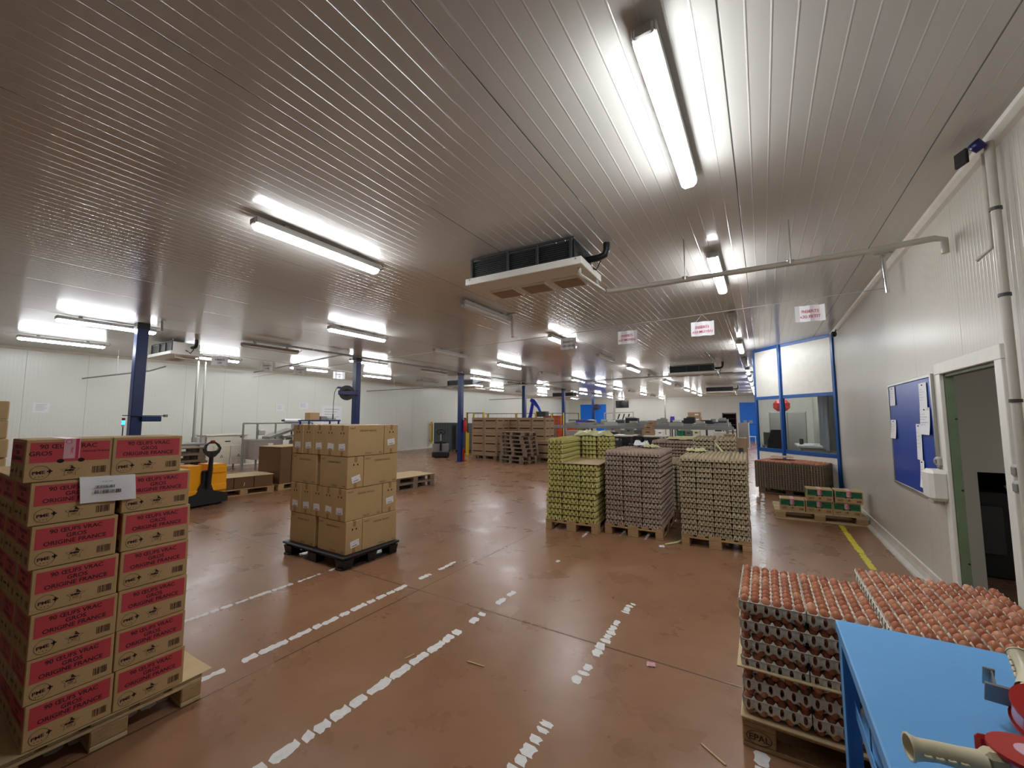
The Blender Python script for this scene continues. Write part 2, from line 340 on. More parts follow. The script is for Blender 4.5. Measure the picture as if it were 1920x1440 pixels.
b.box((WR + T / 2, (DY0 + DY1) / 2, (DZ + CEIL) / 2), (T, DY1 - DY0, CEIL - DZ), M_WALLR); struct('wall_right', b)
def cove(y0, y1, name, x=WR):
    b = MB(); prof = [(0, 0), (-.075, 0), (-.07, .02), (-.035, .05), (-.018, .10), (-.014, .15), (0, .155)]
    b.prism([(a, c) for a, c in prof], (x, y0, 0), X, Z, y1 - y0, M_BASE)      # extruded along +y
    return b
cove(5.1, WF, '').obj('baseboard_right', kind='structure'); cove(WB, 3.84, '').obj('baseboard_right', kind='structure')
b = MB(); b.prism([(0, 0), (.06, 0), (.02, .03), (.012, .10), (0, .10)], (WL, WB, 0), X, Z, WF - WB, M_BASE); struct('baseboard_left', b)
b = MB(); b.box(((WL + WR) / 2, WF - .02, .06), (WR - WL, .04, .12), M_BASE); struct('baseboard_far', b)
b = MB(); b.prism([(0, 0), (-.065, 0), (-.055, -.02), (-.03, -.05), (0, -.065)], (WR, WB, CEIL), X, Z, WF - WB, M_TRIM); struct('trim_1', b)
b = MB(); b.prism([(0, 0), (0, -.07), (.07, 0)], (WL, WB, CEIL), X, Z, WF - WB, M_TRIM); struct('trim_2', b)

# door_1: opening in the right wall with white frame and green jambs, dim store room behind
b = MB()
for (y, w) in ((DY0 - .04, .10), (DY1 + .04, .10)): b.box((WR - .012, y, DZ / 2 + .02), (.03, w, DZ + .04), M_WHITE, ch=.004)
b.box((WR - .014, (DY0 + DY1) / 2, DZ + .05), (.034, DY1 - DY0 + .19, .10), M_WHITE, ch=.004)
d1 = b.obj('door_1', kind='structure')
b = MB()
for y in (DY0 + .012, DY1 - .012): b.box((WR + T / 2 + .004, y, DZ / 2), (T, .025, DZ), M_GREENJ)
b.box((WR + T / 2 + .004, (DY0 + DY1) / 2, DZ - .012), (T, DY1 - DY0, .025), M_GREENJ)
for z in (.45, 1.05, 1.65): b.tube([(WR + .05, DY1 - .03, z), (WR + .05, DY1 - .02, z)], .008, M_BLACK)
b.obj('door_jamb', d1)
b = MB()  # passage wall facing the opening, with a dark low doorway
PY = 5.75
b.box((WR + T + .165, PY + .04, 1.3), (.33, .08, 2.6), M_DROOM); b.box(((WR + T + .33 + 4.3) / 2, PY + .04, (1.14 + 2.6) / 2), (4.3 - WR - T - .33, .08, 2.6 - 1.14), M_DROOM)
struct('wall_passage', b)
b = MB(); b.box((4.34, (WB + 9) / 2, 1.3), (.08, 9 - WB, 2.6), M_DROOM); b.box((2.9, 9.04, 1.3), (2.9, .08, 2.6), M_BLK2); b.box(((WR + T + 4.4) / 2, 7.4, 1.18), (2.9, 3.2, .04), M_BLK2); struct('wall_storage', b)  # black back wall and low cover paint in the unlit room's darkness
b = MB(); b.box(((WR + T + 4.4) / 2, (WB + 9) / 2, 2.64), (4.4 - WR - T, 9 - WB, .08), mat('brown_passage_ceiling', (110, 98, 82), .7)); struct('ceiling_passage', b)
MAKE_PASSAGE_LAMP = (2.9, 2.2)
t = thing('storage_machine', 'dark machine with grey side panels standing in the unlit room behind the doorway', 'machine', (2.1, 6.5, 0))
b = MB(); b.box((.1, .1, .45), (.7, .5, .9), M_BLACK, ch=.02); b.box((-.12, -.18, .5), (.2, .04, .5), M_DGREY, ch=.01); b.obj('body', t)
b = MB(); b.tube([(.0, -.2, .95), (.05, -.22, .98), (.1, -.2, .75)], .02, M_LGREY); b.obj('handle', t)

# far doors
def far_door(n, x0, x1, h, windows, handle):
    b = MB(); b.box(((x0 + x1) / 2, WF - .03, h / 2), (x1 - x0, .07, h), M_BLUED, ch=.005); d = b.obj('door_%d' % n, kind='structure')
    b = MB(); b.box(((x0 + x1) / 2, WF - .075, h * .42), (x1 - x0 - .1, .012, .03), M_BLUEF); b.obj('door_rail', d)
    for (wx, wz) in windows:
        b = MB(); b.box((wx, WF - .07, wz), (.26, .02, .24), M_LGREY, ch=.05); b.obj('door_window', d)
far_door(2, -14.75, -12.25, 2.98, [(-14.1, .95), (-13.65, .95), (-13.0, .95), (-12.62, .95)], 0)
far_door(3, -1.5, .9, 2.92, [(-1.15, 1.42), (-.78, 1.42)], 0)

# glazed control room: two bays between blue frames (window_1, window_2) and blind side walls
P0, P1, P2 = Vector((1.34, 10.8, 0)), Vector((.42, 11.8, 0)), Vector((-.13, 12.5, 0))
def bay(n, A, B, corner):
    d = (B - A); L = d.length; u = d.normalized(); w = Z.cross(u)  # outward side towards the camera is -w or w
    if w.y > 0: w = -w
    ang = math.atan2(u.y, u.x)
    def bar(s0, s1, z0, z1, th=.05, m=M_BLUEF): c = A + u * ((s0 + s1) / 2); return ((c.x, c.y, (z0 + z1) / 2), (s1 - s0, th, z1 - z0), m, ang)
    b = MB()
    for a in ((0, .055, 0, CEIL), (L - .055, L, 0, CEIL), (.055, L - .055, CEIL - .07, CEIL), (.055, L - .055, 2.14, 2.22), (.055, L - .055, .83, .92)):
        c, dd, m, an = bar(*a); b.box(c, dd, m, rz=an, ch=.004)
    f = b.obj('window_%d' % n, kind='structure')
    b = MB()
    for a in ((.055, L - .055, 2.22, CEIL - .07, .03, M_WHITE), (.055, L - .055, 0, .83, .03, M_WHITE)):
        c, dd, m, an = bar(*a); b.box(c, dd, m, rz=an)
    b.obj('window_panel', f)
    c, dd, m, an = bar(.055, L - .055, .92, 2.14, .006, M_GLASS); b = MB(); h_ = u * (dd[0] / 2); c = Vector(c); z_ = Z * (dd[2] / 2); b.add([c - h_ - z_, c + h_ - z_, c + h_ + z_, c - h_ + z_], [(0, 1, 2, 3)], m); b.obj('window_glass', f)
bay(1, P0, P1, True); bay(2, P1, P2, False)
b = MB(); b.box((P1.x, P1.y, CEIL / 2), (.09, .09, CEIL), M_BLUEF, rz=R(20), ch=.01); struct('trim_3', b)
bay(3, P2 + Vector((0, .03, 0)), Vector((P2.x, 16, 0)), False)
b = MB(); b.box(((P2.x + WR) / 2, 16, CEIL / 2), (WR - P2.x, .06, CEIL), M_WHITE); struct('wall_office', b)

# floor markings (worn white paint) and yellow tape
def ragged(name, x, w, spans, seed, m=M_PAINT, z=.0012, cover=.9, piece=(.06, .22)):
    r = random.Random(seed); b = MB()
    for y0, y1, cov in spans:
        y = y0
        while y < y1:
            L = min(r.uniform(*piece), y1 - y)
            if r.random() < cov and L > .01:
                n = max(3, int(L / .018)); ww = w * r.uniform(.55 if cov < .95 else .85, 1); off = r.uniform(-1, 1) * (w - ww) * .5
                lt = [(x + off - ww / 2 + r.uniform(-.010, .009), y + L * i / n) for i in range(n + 1)]; rt = [(x + off + ww / 2 + r.uniform(-.009, .010), y + L * i / n + r.uniform(-.004, .004)) for i in range(n + 1)]
                lt[0] = (x + off - ww * .2, lt[0][1]); rt[-1] = (x + off + ww * .25, rt[-1][1])
                vs = [(a, c, z) for a, c in lt] + [(a, c, z) for a, c in rt]
                b.add(vs, [(i, n + 1 + i, n + 2 + i, i + 1) for i in range(n)], m)
            y += L + (r.uniform(.004, .02) if cov > .8 else r.uniform(.02, .08))
    return b.obj(name, FLOOR)
ragged('painted_line', -4.09, .055, [(.2, 2.45, 1), (2.5, 2.75, .9), (2.85, 3.02, 1)], 1)
ragged('painted_line', -3.09, .065, [(.4, 1.24, .9), (1.26, 1.42, .9), (1.52, 3.02, 1), (3.2, 3.36, 1), (3.5, 3.8, .9), (4.1, 4.3, .5)], 2)
ragged('painted_line', -2.09, .075, [(.3, 2.62, 1), (2.66, 2.95, .75), (3.15, 4.0, .3), (4.4, 4.5, .4)], 3, piece=(.05, .2))
ragged('painted_line', -1.07, .075, [(.6, 2.0, 1), (2.03, 2.12, 1), (2.5, 3.8, .85)], 4, piece=(.03, .1))
ragged('painted_line', -.07, .075, [(1.2, 3.4, .95), (5.3, 11.5, .75)], 5, piece=(.05, .2))
ragged('tape_strip', .965, .07, [(6.0, 8.2, 1)], 6, M_YTAPE, .0014, piece=(.4, .7))

# ================================================================== CEILING FIXTURES
def lamp_mesh(lit):
    L = 1.37; b = MB(); b.box((0, L / 2, .020), (.112, L - .02, .060), M_LGREY, ch=.006)
    for y in (.3, L - .3): b.box((0, y, .065), (.03, .05, .04), M_GREY)
    housing = b.mesh('housing')
    b = MB(); prof = [(-.048, -.008), (-.052, -.014), (-.048, -.036), (-.028, -.056), (.028, -.056), (.048, -.036), (.052, -.014), (.048, -.008)]; n = len(prof); vs = []
    for y, s in ((.012, .7), (.035, 1), (L - .035, 1), (L - .012, .7)): vs += [(a * s, y, c * s if c < 0 else c) for a, c in prof]
    fs = [(i * n + k, (i + 1) * n + k, (i + 1) * n + (k + 1) % n, i * n + (k + 1) % n) for i in range(3) for k in range(n)] + [tuple(range(n)), tuple(range(4 * n - 1, 3 * n - 1, -1))]
    b.add(vs, fs, M_LAMP if lit else M_LAMPOFF, True); diff = b.mesh('diffuser')
    b = MB(); b.box((0, .008, .008), (.09, .02, .06), M_LGREY, ch=.01); cap0 = b.mesh('end_cap')
    b = MB(); b.box((0, L - .008, .008), (.09, .02, .06), M_LGREY, ch=.01)
    b2 = MB(); b2.tube([(0, L, .02), (0, L + .05, .02), (.01, L + .08, .05), (0, L + .05, .1)], .006, M_DGREY, 6)
    return housing, diff, cap0, b.mesh('end_cap'), b2.mesh('cable')
LM = {True: lamp_mesh(True), False: lamp_mesh(False)}
XS = [-.38, -3.75, -7.0, -10.3, -13.4]
LIT = [[0, 1, 3, 5, 6, 7, 8, 9, 10], [0, 2, 4, 6, 8, 9, 10], [1, 3, 5, 6, 7, 9, 11], [0, 2, 4, 6, 8, 9, 10, 11], [0, 1, 2, 3, 6, 8, 10]]
OFF = [[2, 4], [1, 3, 5, 7], [2, 4, 8, 10], [1, 3, 5, 7], [4, 5, 7]]
ROWN = ['row nearest the right wall', 'second row from the right wall', 'middle row', 'row over the blue columns', 'row nearest the left wall']
for r_ in range(5):
    for k in list(range(12)):
        lit = k in LIT[r_]
        if not lit and k not in OFF[r_]: continue
        pos = '%s lamp' % ORD[k]
        t = thing('ceiling_lamp', '%s batten, %s in the %s' % ('lit white' if lit else 'unlit', pos, ROWN[r_]), 'ceiling lamp', (XS[r_], 1.73 + 2.94 * k, 3.375), 0, 'LED battens on the ceiling')
        for me in LM[lit]: put(me.name.split('.')[0], me, t)
for loc, rz, lab in (((2.8, 1.6, 2.52), 0, 'lit batten inside the storage passage behind the right wall'), ((.35, 13.2, 3.3), 0, 'added unseen batten brightening the glazed control room')):  # control room batten is an added, unseen source to brighten its interior
    t = thing('ceiling_lamp', lab, 'ceiling lamp', loc, rz)
    for me in LM[True]: put(me.name.split('.')[0], me, t)

def cooler(loc, rz, L, label, side=M_COIL):
    t = thing('air_cooler', label, 'air cooler', loc, rz, 'ceiling air coolers'); W = .62; s = L / 1.25
    b = MB(); b.box((0, 0, .012), (L, W, .075), M_WHITE, ch=.006)
    for x in (-L / 2 + .06, L / 2 - .06): b.tube([(x, -W / 2 - .001, .03), (x, -W / 2 - .004, .03)], .008, M_GREY)
    b.obj('drip_tray', t)
    b = MB(); b.box((-.04 * s, .02, .155), (L - .16, W - .12, .22), M_COIL, ch=.01)
    for i in range(9): b.box((-.04 * s, -W / 2 + .075, .065 + i * .022), (L - .2, .012, .006), M_DGREY)
    b.obj('coil_block', t)
    b = MB(); b.box((L / 2 - .11, .02, .155), (.03, W - .1, .23), side, ch=.006); b.obj('side_casing', t)
    b = MB()
    for x in (-L / 2 + .05, -.15 * s, .17 * s, L / 2 - .13): b.box((x, -W / 2 + .06, .155), (.03, .025, .25), M_DGREY, ch=.004)
    b.tube([(-L / 2 + .05, -W / 2 + .06, .28), (L / 2 - .1, -W / 2 + .06, .28)], .012, M_DGREY, 6)
    for x in (-L / 2 + .05, L / 2 - .12):
        for y in (-W / 2 + .07, W / 2 - .07): b.tube([(x, y, .25), (x, y, CEIL - loc[2])], .008, M_GALV, 6)
    b.obj('hanging_frame', t)
    for x in (-.36 * s, .0, .36 * s):
        b = MB(); b.box((x, .13, -.03), (.30 * s, .30, .03), M_WHITE, ch=.02); b.box((x, .13, -.046), (.26 * s, .25, .006), M_GRILLE, ch=.003); b.obj('fan_grille', t)
    b = MB(); b.tube([(L / 2 - .12, .12, .17), (L / 2 + .04, .12, .17), (L / 2 + .1, .12, .19), (L / 2 + .12, .12, .24), (L / 2 + .12, .12, CEIL - loc[2])], .035, M_BLACK, 10)
    b.obj('refrigerant_pipe', t); b = MB(); b.tube([(L / 2 - .1, .0, .1), (L / 2 + .03, .05, .02), (L / 2 + .06, .1, .12)], .01, M_BLACK, 6); b.obj('power_cable', t); b = MB(); b.tube([(-L / 2 + .05, 0, .2), (-L / 2 - .04, 0, .24), (-L / 2 - .05, -.02, .3)], .008, M_BLACK, 6)
    b.obj('control_cable', t)
    b = MB(); b.tube([(L / 2 - .06, -.2, -.02), (L / 2 - .06, -.2, -.09), (L / 2 - .02, -.02, -.11), (L / 2 + .03, .42, -.12)], .018, M_PVC, 8)
    b.tube([(L / 2 - .03, .22, -.02), (L / 2 - .01, .24, -.1)], .016, M_PVC, 8); b.obj('drain_pipe', t)
    return t
cooler((-2.09, 3.82, 3.15), R(2), 1.36, 'near ceiling air cooler with three grilles beside the long lamp')
cooler((-11.85, 3.95, 3.12), 0, 1.35, 'ceiling air cooler beside the nearest blue column', M_WHITE)
cooler((-1.85, 14.3, 3.1), 0, 1.45, 'ceiling air cooler before the control room, second from the right wall')
cooler((-1.9, 25.0, 3.1), 0, 1.45, 'farthest ceiling air cooler near the right wall')
cooler((-11.3, 14.3, 3.07), 0, 1.6, 'ceiling air cooler behind the third blue column')
cooler((-10.9, 24.3, 3.05), R(0), 1.6, 'ceiling air cooler behind the fifth blue column')

def pipe(name, pts, r, m, label, cat='pipe', hang=(), group=None, n=8):
    t = thing(name, label, cat, pts[0], 0, group); o = Vector(pts[0])
    b = MB(); b.tube([Vector(p) - o for p in pts], r, m, n); b.obj('tube', t)
    for p in hang:
        b = MB(); p = Vector(p) - o; b.tube([p, (p.x, p.y, CEIL - o.z)], .006, M_GALV, 6); b.tube([(p.x, p.y, p.z - r * .2), (p.x, p.y, p.z + .03)], r * 1.25, M_GALV, 8); b.obj('hanger_rod', t)
    return t
pipe('drain_pipe', [(-1.39, 4.2, 3.03), (-1.36, 4.23, 3.03), (.84, 4.4, 3.06), (1.24, 4.47, 3.1), (1.3, 4.48, 3.08), (1.3, 4.48, 2.97)], .026, M_PVC, 'white drain pipe running from the near air cooler to the right wall', hang=[(-.6, 4.29, 3.04), (.28, 4.36, 3.05)])
pipe('drain_pipe', [(-10.5, 15.6, 3.12), (-1.0, 15.6, 3.2), (.9, 15.6, 3.2)], .02, M_PVC, 'thin pipe crossing the ceiling just beyond the second air cooler', hang=[(-8, 15.6, 3.14), (-5, 15.6, 3.16), (-2.6, 15.6, 3.18), (-.4, 15.6, 3.2)])
pipe('drain_pipe', [(-10.5, 16.3, 3.25), (-.8, 16.3, 3.3)], .016, M_GREY, 'thin dark pipe crossing the ceiling before the office, the farther of two', hang=[(-7, 16.3, 3.26), (-3, 16.3, 3.28)])
pipe('drain_pipe', [(-16, 12.8, 2.95), (-11.0, 13.9, 3.08)], .02, M_GREY, 'grey pipe from the left wall to the cooler by the third column', hang=[(-14.5, 13.13, 2.99), (-13, 13.46, 3.03)])
pipe('drain_pipe', [(-16, 23.0, 2.95), (-10.9, 24.0, 3.08)], .02, M_GREY, 'grey pipe from the left wall to the far left cooler', hang=[(-13.5, 23.5, 3.0)])
pipe('drain_pipe', [(-16, 3.3, 2.75), (-13.2, 3.9, 2.85), (-12.2, 3.9, 2.9)], .018, M_GREY, 'grey pipe from the left wall to the cooler beside the nearest column', hang=[(-14.5, 3.62, 2.8), (-13.3, 3.88, 2.85)])
pipe('cable_tray', [(-9.6, 4.6, 3.38), (-9.6, 30, 3.38)], .022, M_GREY, 'dark cable run along the ceiling beside the blue columns', 'cable tray', hang=[(-9.6, 6 + 3 * i, 3.38) for i in range(8)])
pipe('cable_tray', [(-15.5, 7.5, 3.3), (-9.7, 6.9, 3.38)], .02, M_GREY, 'grey conduit across the ceiling near the second blue column', 'cable tray')
pipe('hanging_wire', [(-15.8, 7.6, 3.15), (-10.6, 6.9, 3.1), (-3, 6.654, 3.17), (1.33, 6.42, 3.22)], .005, M_LGREY, 'thin wire stretched across the hall carrying the paper signs', 'wire', n=5)
pipe('roof_pipe', [(WR - .06, 3.66, 0), (WR - .06, 3.66, 3.4)], .024, M_PVC, 'thick pale downpipe on the right wall beside the doorway')
pipe('conduit', [(WR - .04, 3.80, 3.40), (WR - .04, 3.82, 2.76), (WR - .10, 3.86, 2.70)], .012, M_PVC, 'thin conduit beside the thick downpipe ending in a black elbow')
for z in (.6, 1.75, 2.4, 2.95):
    b = MB(); b.tube([(WR - .06, 3.66, z), (WR - .06, 3.66, z + .02)], .029, M_DGREY, 12); b.obj('clamp', [o for o in COL.objects if o.name == 'roof_pipe'][0]).location = (-(WR - .06), -3.66, 0)
b = MB(); b.lathe([(0, 0), (.03, 0), (.034, .06), (.0, .06)], M_NAVY, M=Matrix.Translation((WR - .1, 3.64, 3.36)) @ Matrix.Rotation(R(-35), 4, 'Y')); tag(b.obj('pipe_socket'), 'dark blue socket at the top of the thick downpipe', 'pipe socket')
b = MB(); b.box((WR - .16, 3.74, 3.37), (.02, .09, .1), M_BLACK, rz=R(20), ch=.004); tag(b.obj('wall_bracket'), 'small black bracket under the ceiling beside the downpipe', 'bracket')
def drop_tube(x, y, z0, label):
    t = thing('drop_tube', label, 'tube', (x, y, CEIL)); b = MB(); b.box((0, 0, -.008), (.16, .07, .016), M_GALV, ch=.003); b.obj('mounting_plate', t)
    b = MB(); b.tube([(0, 0, -.016), (.02, 0, z0 - CEIL)], .022, M_CHROME, 10); b.obj('tube', t)
drop_tube(1.2, 5.82, 3.02, 'short chrome tube hanging from the ceiling by the right wall'); drop_tube(-3.62, 5.87, 3.05, 'short steel tube hanging beside the unlit lamp')
drop_tube(-9.4, 2.9, 3.25, 'short rod hanging from the ceiling near the nearest column')
t = thing('wall_camera', 'small black camera high in the corner beside the control room', 'camera', (1.28, 10.15, 3.33)); b = MB(); b.box((0, 0, 0), (.09, .12, .1), M_BLACK, ch=.02); b.obj('body', t); b = MB(); b.tube([(.02, 0, .03), (.06, 0, .13)], .012, M_BLACK); b.obj('mount', t)

def sign(x, y, z, lines, w, label, rz=0, crumple=0):
    wire_z = 3.15 if x < -10.6 else (3.10 + (x + 10.6) / 7.6 * .07 if x < -3 else 3.17 + (x + 3) / 4.33 * .05)
    t = thing('paper_sign', label, 'sign', (x, y, z), rz, 'paper signs hanging from the wire'); b = MB()
    n = 6; vs = [(w * (i / n - .5), .012 * math.sin(i * 1.7) + (.03 * math.sin(i * 3) if crumple else 0) - j * .01, (-.215 if j else 0) + .004 * math.sin(i * 2.1)) for j in range(2) for i in range(n + 1)]
    bk = [(a, c + .003, d) for a, c, d in vs]; k = n + 1
    b.add(vs, [(k + i, k + i + 1, i + 1, i) for i in range(n)], M_WHITEP); b.add(bk, [(i, i + 1, k + i + 1, k + i) for i in range(n)], M_WHITEP); b.obj('sheet', t)
    b = MB(); o = Vector((0, -.026, -.215))
    for i, s in enumerate(lines): b = MB(); b.flat(shift(text(s, .052, bold=.012), 0, .115 - i * .07), o, X, Z, M_INKR if not crumple else M_INK); b.obj('lettering', t)
    b = MB(); b.tube([(-w * .3, 0, -.005), (0, 0, wire_z - z)], .002, M_WHITE, 4); b.tube([(w * .3, 0, -.005), (0, 0, wire_z - z)], .002, M_WHITE, 4); b.obj('string', t)
sign(.585, 6.461, 3.13, ['INSERTS', 'x30 PETIT'], .32, 'white sign reading INSERTS x30 PETIT near the control room', R(4))
sign(-.70, 6.53, 3.09, ['INSERTS', 'x20 MOYEN'], .31, 'white sign reading INSERTS x20 MOYEN', R(3))
sign(-1.83, 6.59, 3.09, ['INSERTS', 'x30 MOYEN'], .31, 'white sign reading INSERTS x30 MOYEN', R(2))
sign(-2.9, 6.65, 3.10, ['INSERTS', 'x30 GROS'], .31, 'crumpled sign reading INSERTS x30 GROS below a lit lamp', R(0), 1)
pipe('hanging_wire', [(-10.7, 3.9, 3.15), (-11.3, 8.6, 3.15)], .005, M_LGREY, 'thin wire near the left wall carrying four small paper signs', 'wire', n=5, hang=[(-10.72, 4.0, 3.15), (-11.29, 8.5, 3.15)])
for i, (x, y) in enumerate(((-10.77, 4.45), (-10.92, 5.6), (-11.04, 6.55), (-11.2, 7.9))):
    sign(x, y, 3.1, ['INSERTS', 'x30'], .34, 'small crumpled hanging sign by the left wall, %s from the nearest column' % ORD[i], R(55 + i * 5), 1)

# ================================================================== PALLETS
def pallet_parts(L=1.2, W=.8, w=M_WOOD, block=M_WOOD, ends=False):
    """EUR pallet, long side along local x, origin at base centre"""
    out = []; b = MB(); r = random.Random(3)
    for y, ww in ((-.3275, .145), (-.165, .10), (0, .145), (.165, .10), (.3275, .145)): b.box((0, y * W / .8, .133), (L, ww, .022), w, ch=.003)
    out.append(('deck', b.mesh('deck')))
    b = MB()
    for x in (-L / 2 + .0725, 0, L / 2 - .0725): b.box((x, 0, .111), (.145, W, .022), w, ch=.003)
    out.append(('stringer', b.mesh('stringer')))
    for i, x in enumerate((-L / 2 + .0725, 0, L / 2 - .0725)):
        for y, ww in ((-W / 2 + .05, .1), (0, .145), (W / 2 - .05, .1)):
            b = MB(); b.box((x, y, .061), (.145, ww, .078), block, ch=.006); out.append(('block', b.mesh('block')))
    for y, ww in ((-W / 2 + .05, .1), (0, .145), (W / 2 - .05, .1)):
        b = MB(); b.box((0, y, .011), (L, ww, .022), w, ch=.003); out.append(('base_board', b.mesh('base_board')))
    return out
PAL = {}
def pallet(loc, rz, label, m='std', group=None, simple=False):
    if m not in PAL:
        mm = {'std': (M_WOOD, M_WOOD), 'grey': (M_WOODG, M_WOODG), 'pale': (M_WOODL, M_WOOD)}[m]; PAL[m] = pallet_parts(w=mm[0], block=mm[1])
    t = thing('pallet', label, 'pallet', loc, rz, group)
    for n, me in PAL[m]: put(n, me, t)
    return t
# black plastic pallet
def plastic_pallet(loc, rz, label):
    t = thing('plastic_pallet', label, 'pallet', loc, rz); b = MB(); b.box((0, 0, .135), (1.2, .8, .03), M_BLACK, ch=.012); b.box((0, 0, .115), (1.14, .74, .03), M_BLACK); b.obj('deck', t)
    for x in (-.5, 0, .5):
        for y in (-.32, 0, .32):
            b = MB(); d = (.15, .12); vs = [(x + a * d[0] / 2 * s, y + c * d[1] / 2 * s, z) for z, s in ((0, .85), (.105, 1.1)) for a, c in ((-1, -1), (1, -1), (1, 1), (-1, 1))]
            b.add(vs, [(3, 2, 1, 0), (4, 5, 6, 7), (0, 1, 5, 4), (1, 2, 6, 5), (2, 3, 7, 6), (3, 0, 4, 7)], M_BLACK); b.obj('foot', t)
    b = MB()
    for x in (-.5, .5): b.box((x, 0, .01), (.1, .8, .02), M_BLACK, ch=.004)
    b.obj('skid', t)
    return t

# ================================================================== RED-BANDED EGG CARTONS (left foreground)
def carton_faces(b, W, D, H, band, txt, lidface, mark=True):
    """printing for a carton whose print faces +x (W along y) ; origin base centre"""
    for (o, u, w, isf) in ((Vector((D / 2, -W / 2, 0)), Y, W, True), (Vector((-D / 2, -D / 2 * 0 - W / 2, 0)) + Vector((0, 0, 0)), None, W, False)):
        if u is None: continue
        b.rect(.014, H * .45, w - .012, H * .93, o, u, Z, band)
        if not lidface:
            for i, s in enumerate(txt): b.flat(shift(text(s, .0265, bold=.022), w / 2, H * .93 - .029 - i * .027, 1.02), o, u, Z, M_INK, .001)
        else:
            b.flat(shift(text(txt[0], .029, bold=.022), w * .47, H * .78), o, u, Z, M_INK, .001); b.flat(shift(text('GROS', .028, bold=.022), w * .16, H * .62), o, u, Z, M_INK, .001); b.flat(shift(text(txt[2], .0125, bold=.022), w * .79, H * .66), o, u, Z, M_INK, .001)
            for a in (-.035, .035): b.flat(shift(disc2(.012, sy=.8), w / 2 + a, H * .47), o, u, Z, M_BLK2, .0014)
        logos(b, o, u, w, H, M_INK)
    o = Vector((D / 2 * 0 - D / 2, -W / 2, 0)); u = X
    b.rect(.012, H * .45, D - .012, H * .93, o, u, Z, band)
    for i, s in enumerate(txt): b.flat(shift(text(s, .024, bold=.02), D / 2, H * .93 - .029 - i * .027), o, u, Z, M_INK, .001)
    logos(b, o, u, D, H, M_INK)
def logos(b, o, u, w, H, ink):
    c = (w * .17, H * .22); b.flat(shift(ring2(.031, .0325, 24), *c), o, u, Z, ink, .001); b.flat(shift(text('PME', .024, bold=.03), c[0] - .004, c[1] - .007, .95, .85, R(4)), o, u, Z, ink, .001)
    for dx, dy, a, d in ((.031, .004, .009, .003), (.031, .004, .003, .009)): b.rect(c[0] + dx - a, c[1] + dy - d, c[0] + dx + a, c[1] + dy + d, o, u, Z, ink, .001)
    for k in (-1, 0, 1): b.flat(shift(disc2(.0022, 5), c[0] + k * .011 - .002, c[1] - .019), o, u, Z, ink, .001)
    c = (w * .50, H * .22); st = []
    for k in range(10): rr = .034 if k % 2 == 0 else .019; a = math.pi / 2 + k * math.pi / 5; st.append((rr * math.cos(a), rr * .8 * math.sin(a)))
    st2 = [(x * .93, y * .93) for x, y in st]
    b.flat(shift((st + st2, [(k, 10 + k, 10 + (k + 1) % 10, (k + 1) % 10) for k in range(10)]), *c), o, u, Z, ink, .001)
    for dx, dy, rx in ((-.012, .003, .0065), (0, .003, .008), (.009, .002, .006)): b.flat(shift(disc2(rx, 8, sy=.75), c[0] + dx, c[1] + dy), o, u, Z, ink, .0011)
    b.flat(shift(([(0, .012), (.004, .027), (.02, .006)], [(2, 1, 0)]), *c), o, u, Z, ink, .0011); b.flat(shift(text('EUFS', .009, bold=.02), c[0], c[1] - .012), o, u, Z, ink, .001)
    b.flat(shift(bars(w * .17, H * .17, 5), w * .76, H * .12), o, u, Z, ink, .001)
def carton_mesh(name, W, D, H, band, txt, lidface=False, body=M_KRAFT):
    b = MB(); b.box((0, 0, H / 2), (D, W, H), body, ch=.003); b.box((0, 0, H + .0002), (D - .004, .002, .0006), M_INKB)
    carton_faces(b, W, D, H, band, txt, lidface); return b.mesh(name)
TXT = ['90 ŒUFS VRAC', 'GROS', 'ORIGINE FRANCE']
CW, CDp, CH = .296, .29, .197
ME_C = carton_mesh('egg_carton', CW, CDp, CH, M_REDB, TXT); ME_CL = carton_mesh('egg_carton', CW, CDp, CH, M_REDB, TXT, True)
def tape_on(t, W, D, H, lab=M_PINK, side=1):
    b = MB(); o = Vector((D / 2, -W / 2, 0)); w = W
    b.rect(w * .5 - .028, H * .52, w * .5 + .028, H, o, Y, Z, lab, .002); b.rect(w * .5 + .012, H * .52, w * .5 + .024, H, o, Y, Z, M_INKR, .0024)
    b.flat(shift(text('VRAC', .012, bold=.02), w * .5 - .004, H * .72, 1, 1, R(-90)), o, Y, Z, M_INKR, .0026); b.flat(ring2(.009, .011, 12, w * .5 - .012, H * .93), o, Y, Z, M_INKR, .0026)
    b.add([(-D / 2, -.028, H + .0015), (D / 2 + .001, -.028, H + .0015), (D / 2 + .001, .028, H + .0015), (-D / 2, .028, H + .0015)], [(0, 1, 2, 3)], lab)
    b.obj('packing_tape', t, label='pink and white printed packing tape')
FX = -2.885
def jig(k, s=.006): return random.Random(k * 7 + 1).uniform(-s, s)
pallet((FX - .60 - .02, .81, 0), 0, 'wooden pallet under the red-banded egg cartons, with a cardboard sheet on top', 'pale')
t = thing('cardboard_sheet', 'cardboard sheet with a curled corner under the red-banded cartons', 'cardboard sheet', (FX - .62, .81, .144)); b = MB()
n = 10; vs = []
for j in range(n + 1):
    for i in range(n + 1): x = -.62 + 1.245 * i / n; y = -.42 + .86 * j / n; d = max(0, (x - .35)) + max(0, (y - .25)); vs.append((x, y, .005 + (.05 * max(0, d - .25) ** 1.0 if x > .3 and y > .25 else 0)))
b.add(vs, [(j * (n + 1) + i, j * (n + 1) + i + 1, (j + 1) * (n + 1) + i + 1, (j + 1) * (n + 1) + i) for j in range(n) for i in range(n)], M_SHEET); b.box((0, 0, .0025), (1.2, .8, .004), M_SHEET); b.obj('board', t)
Z0 = .153; HL = .2
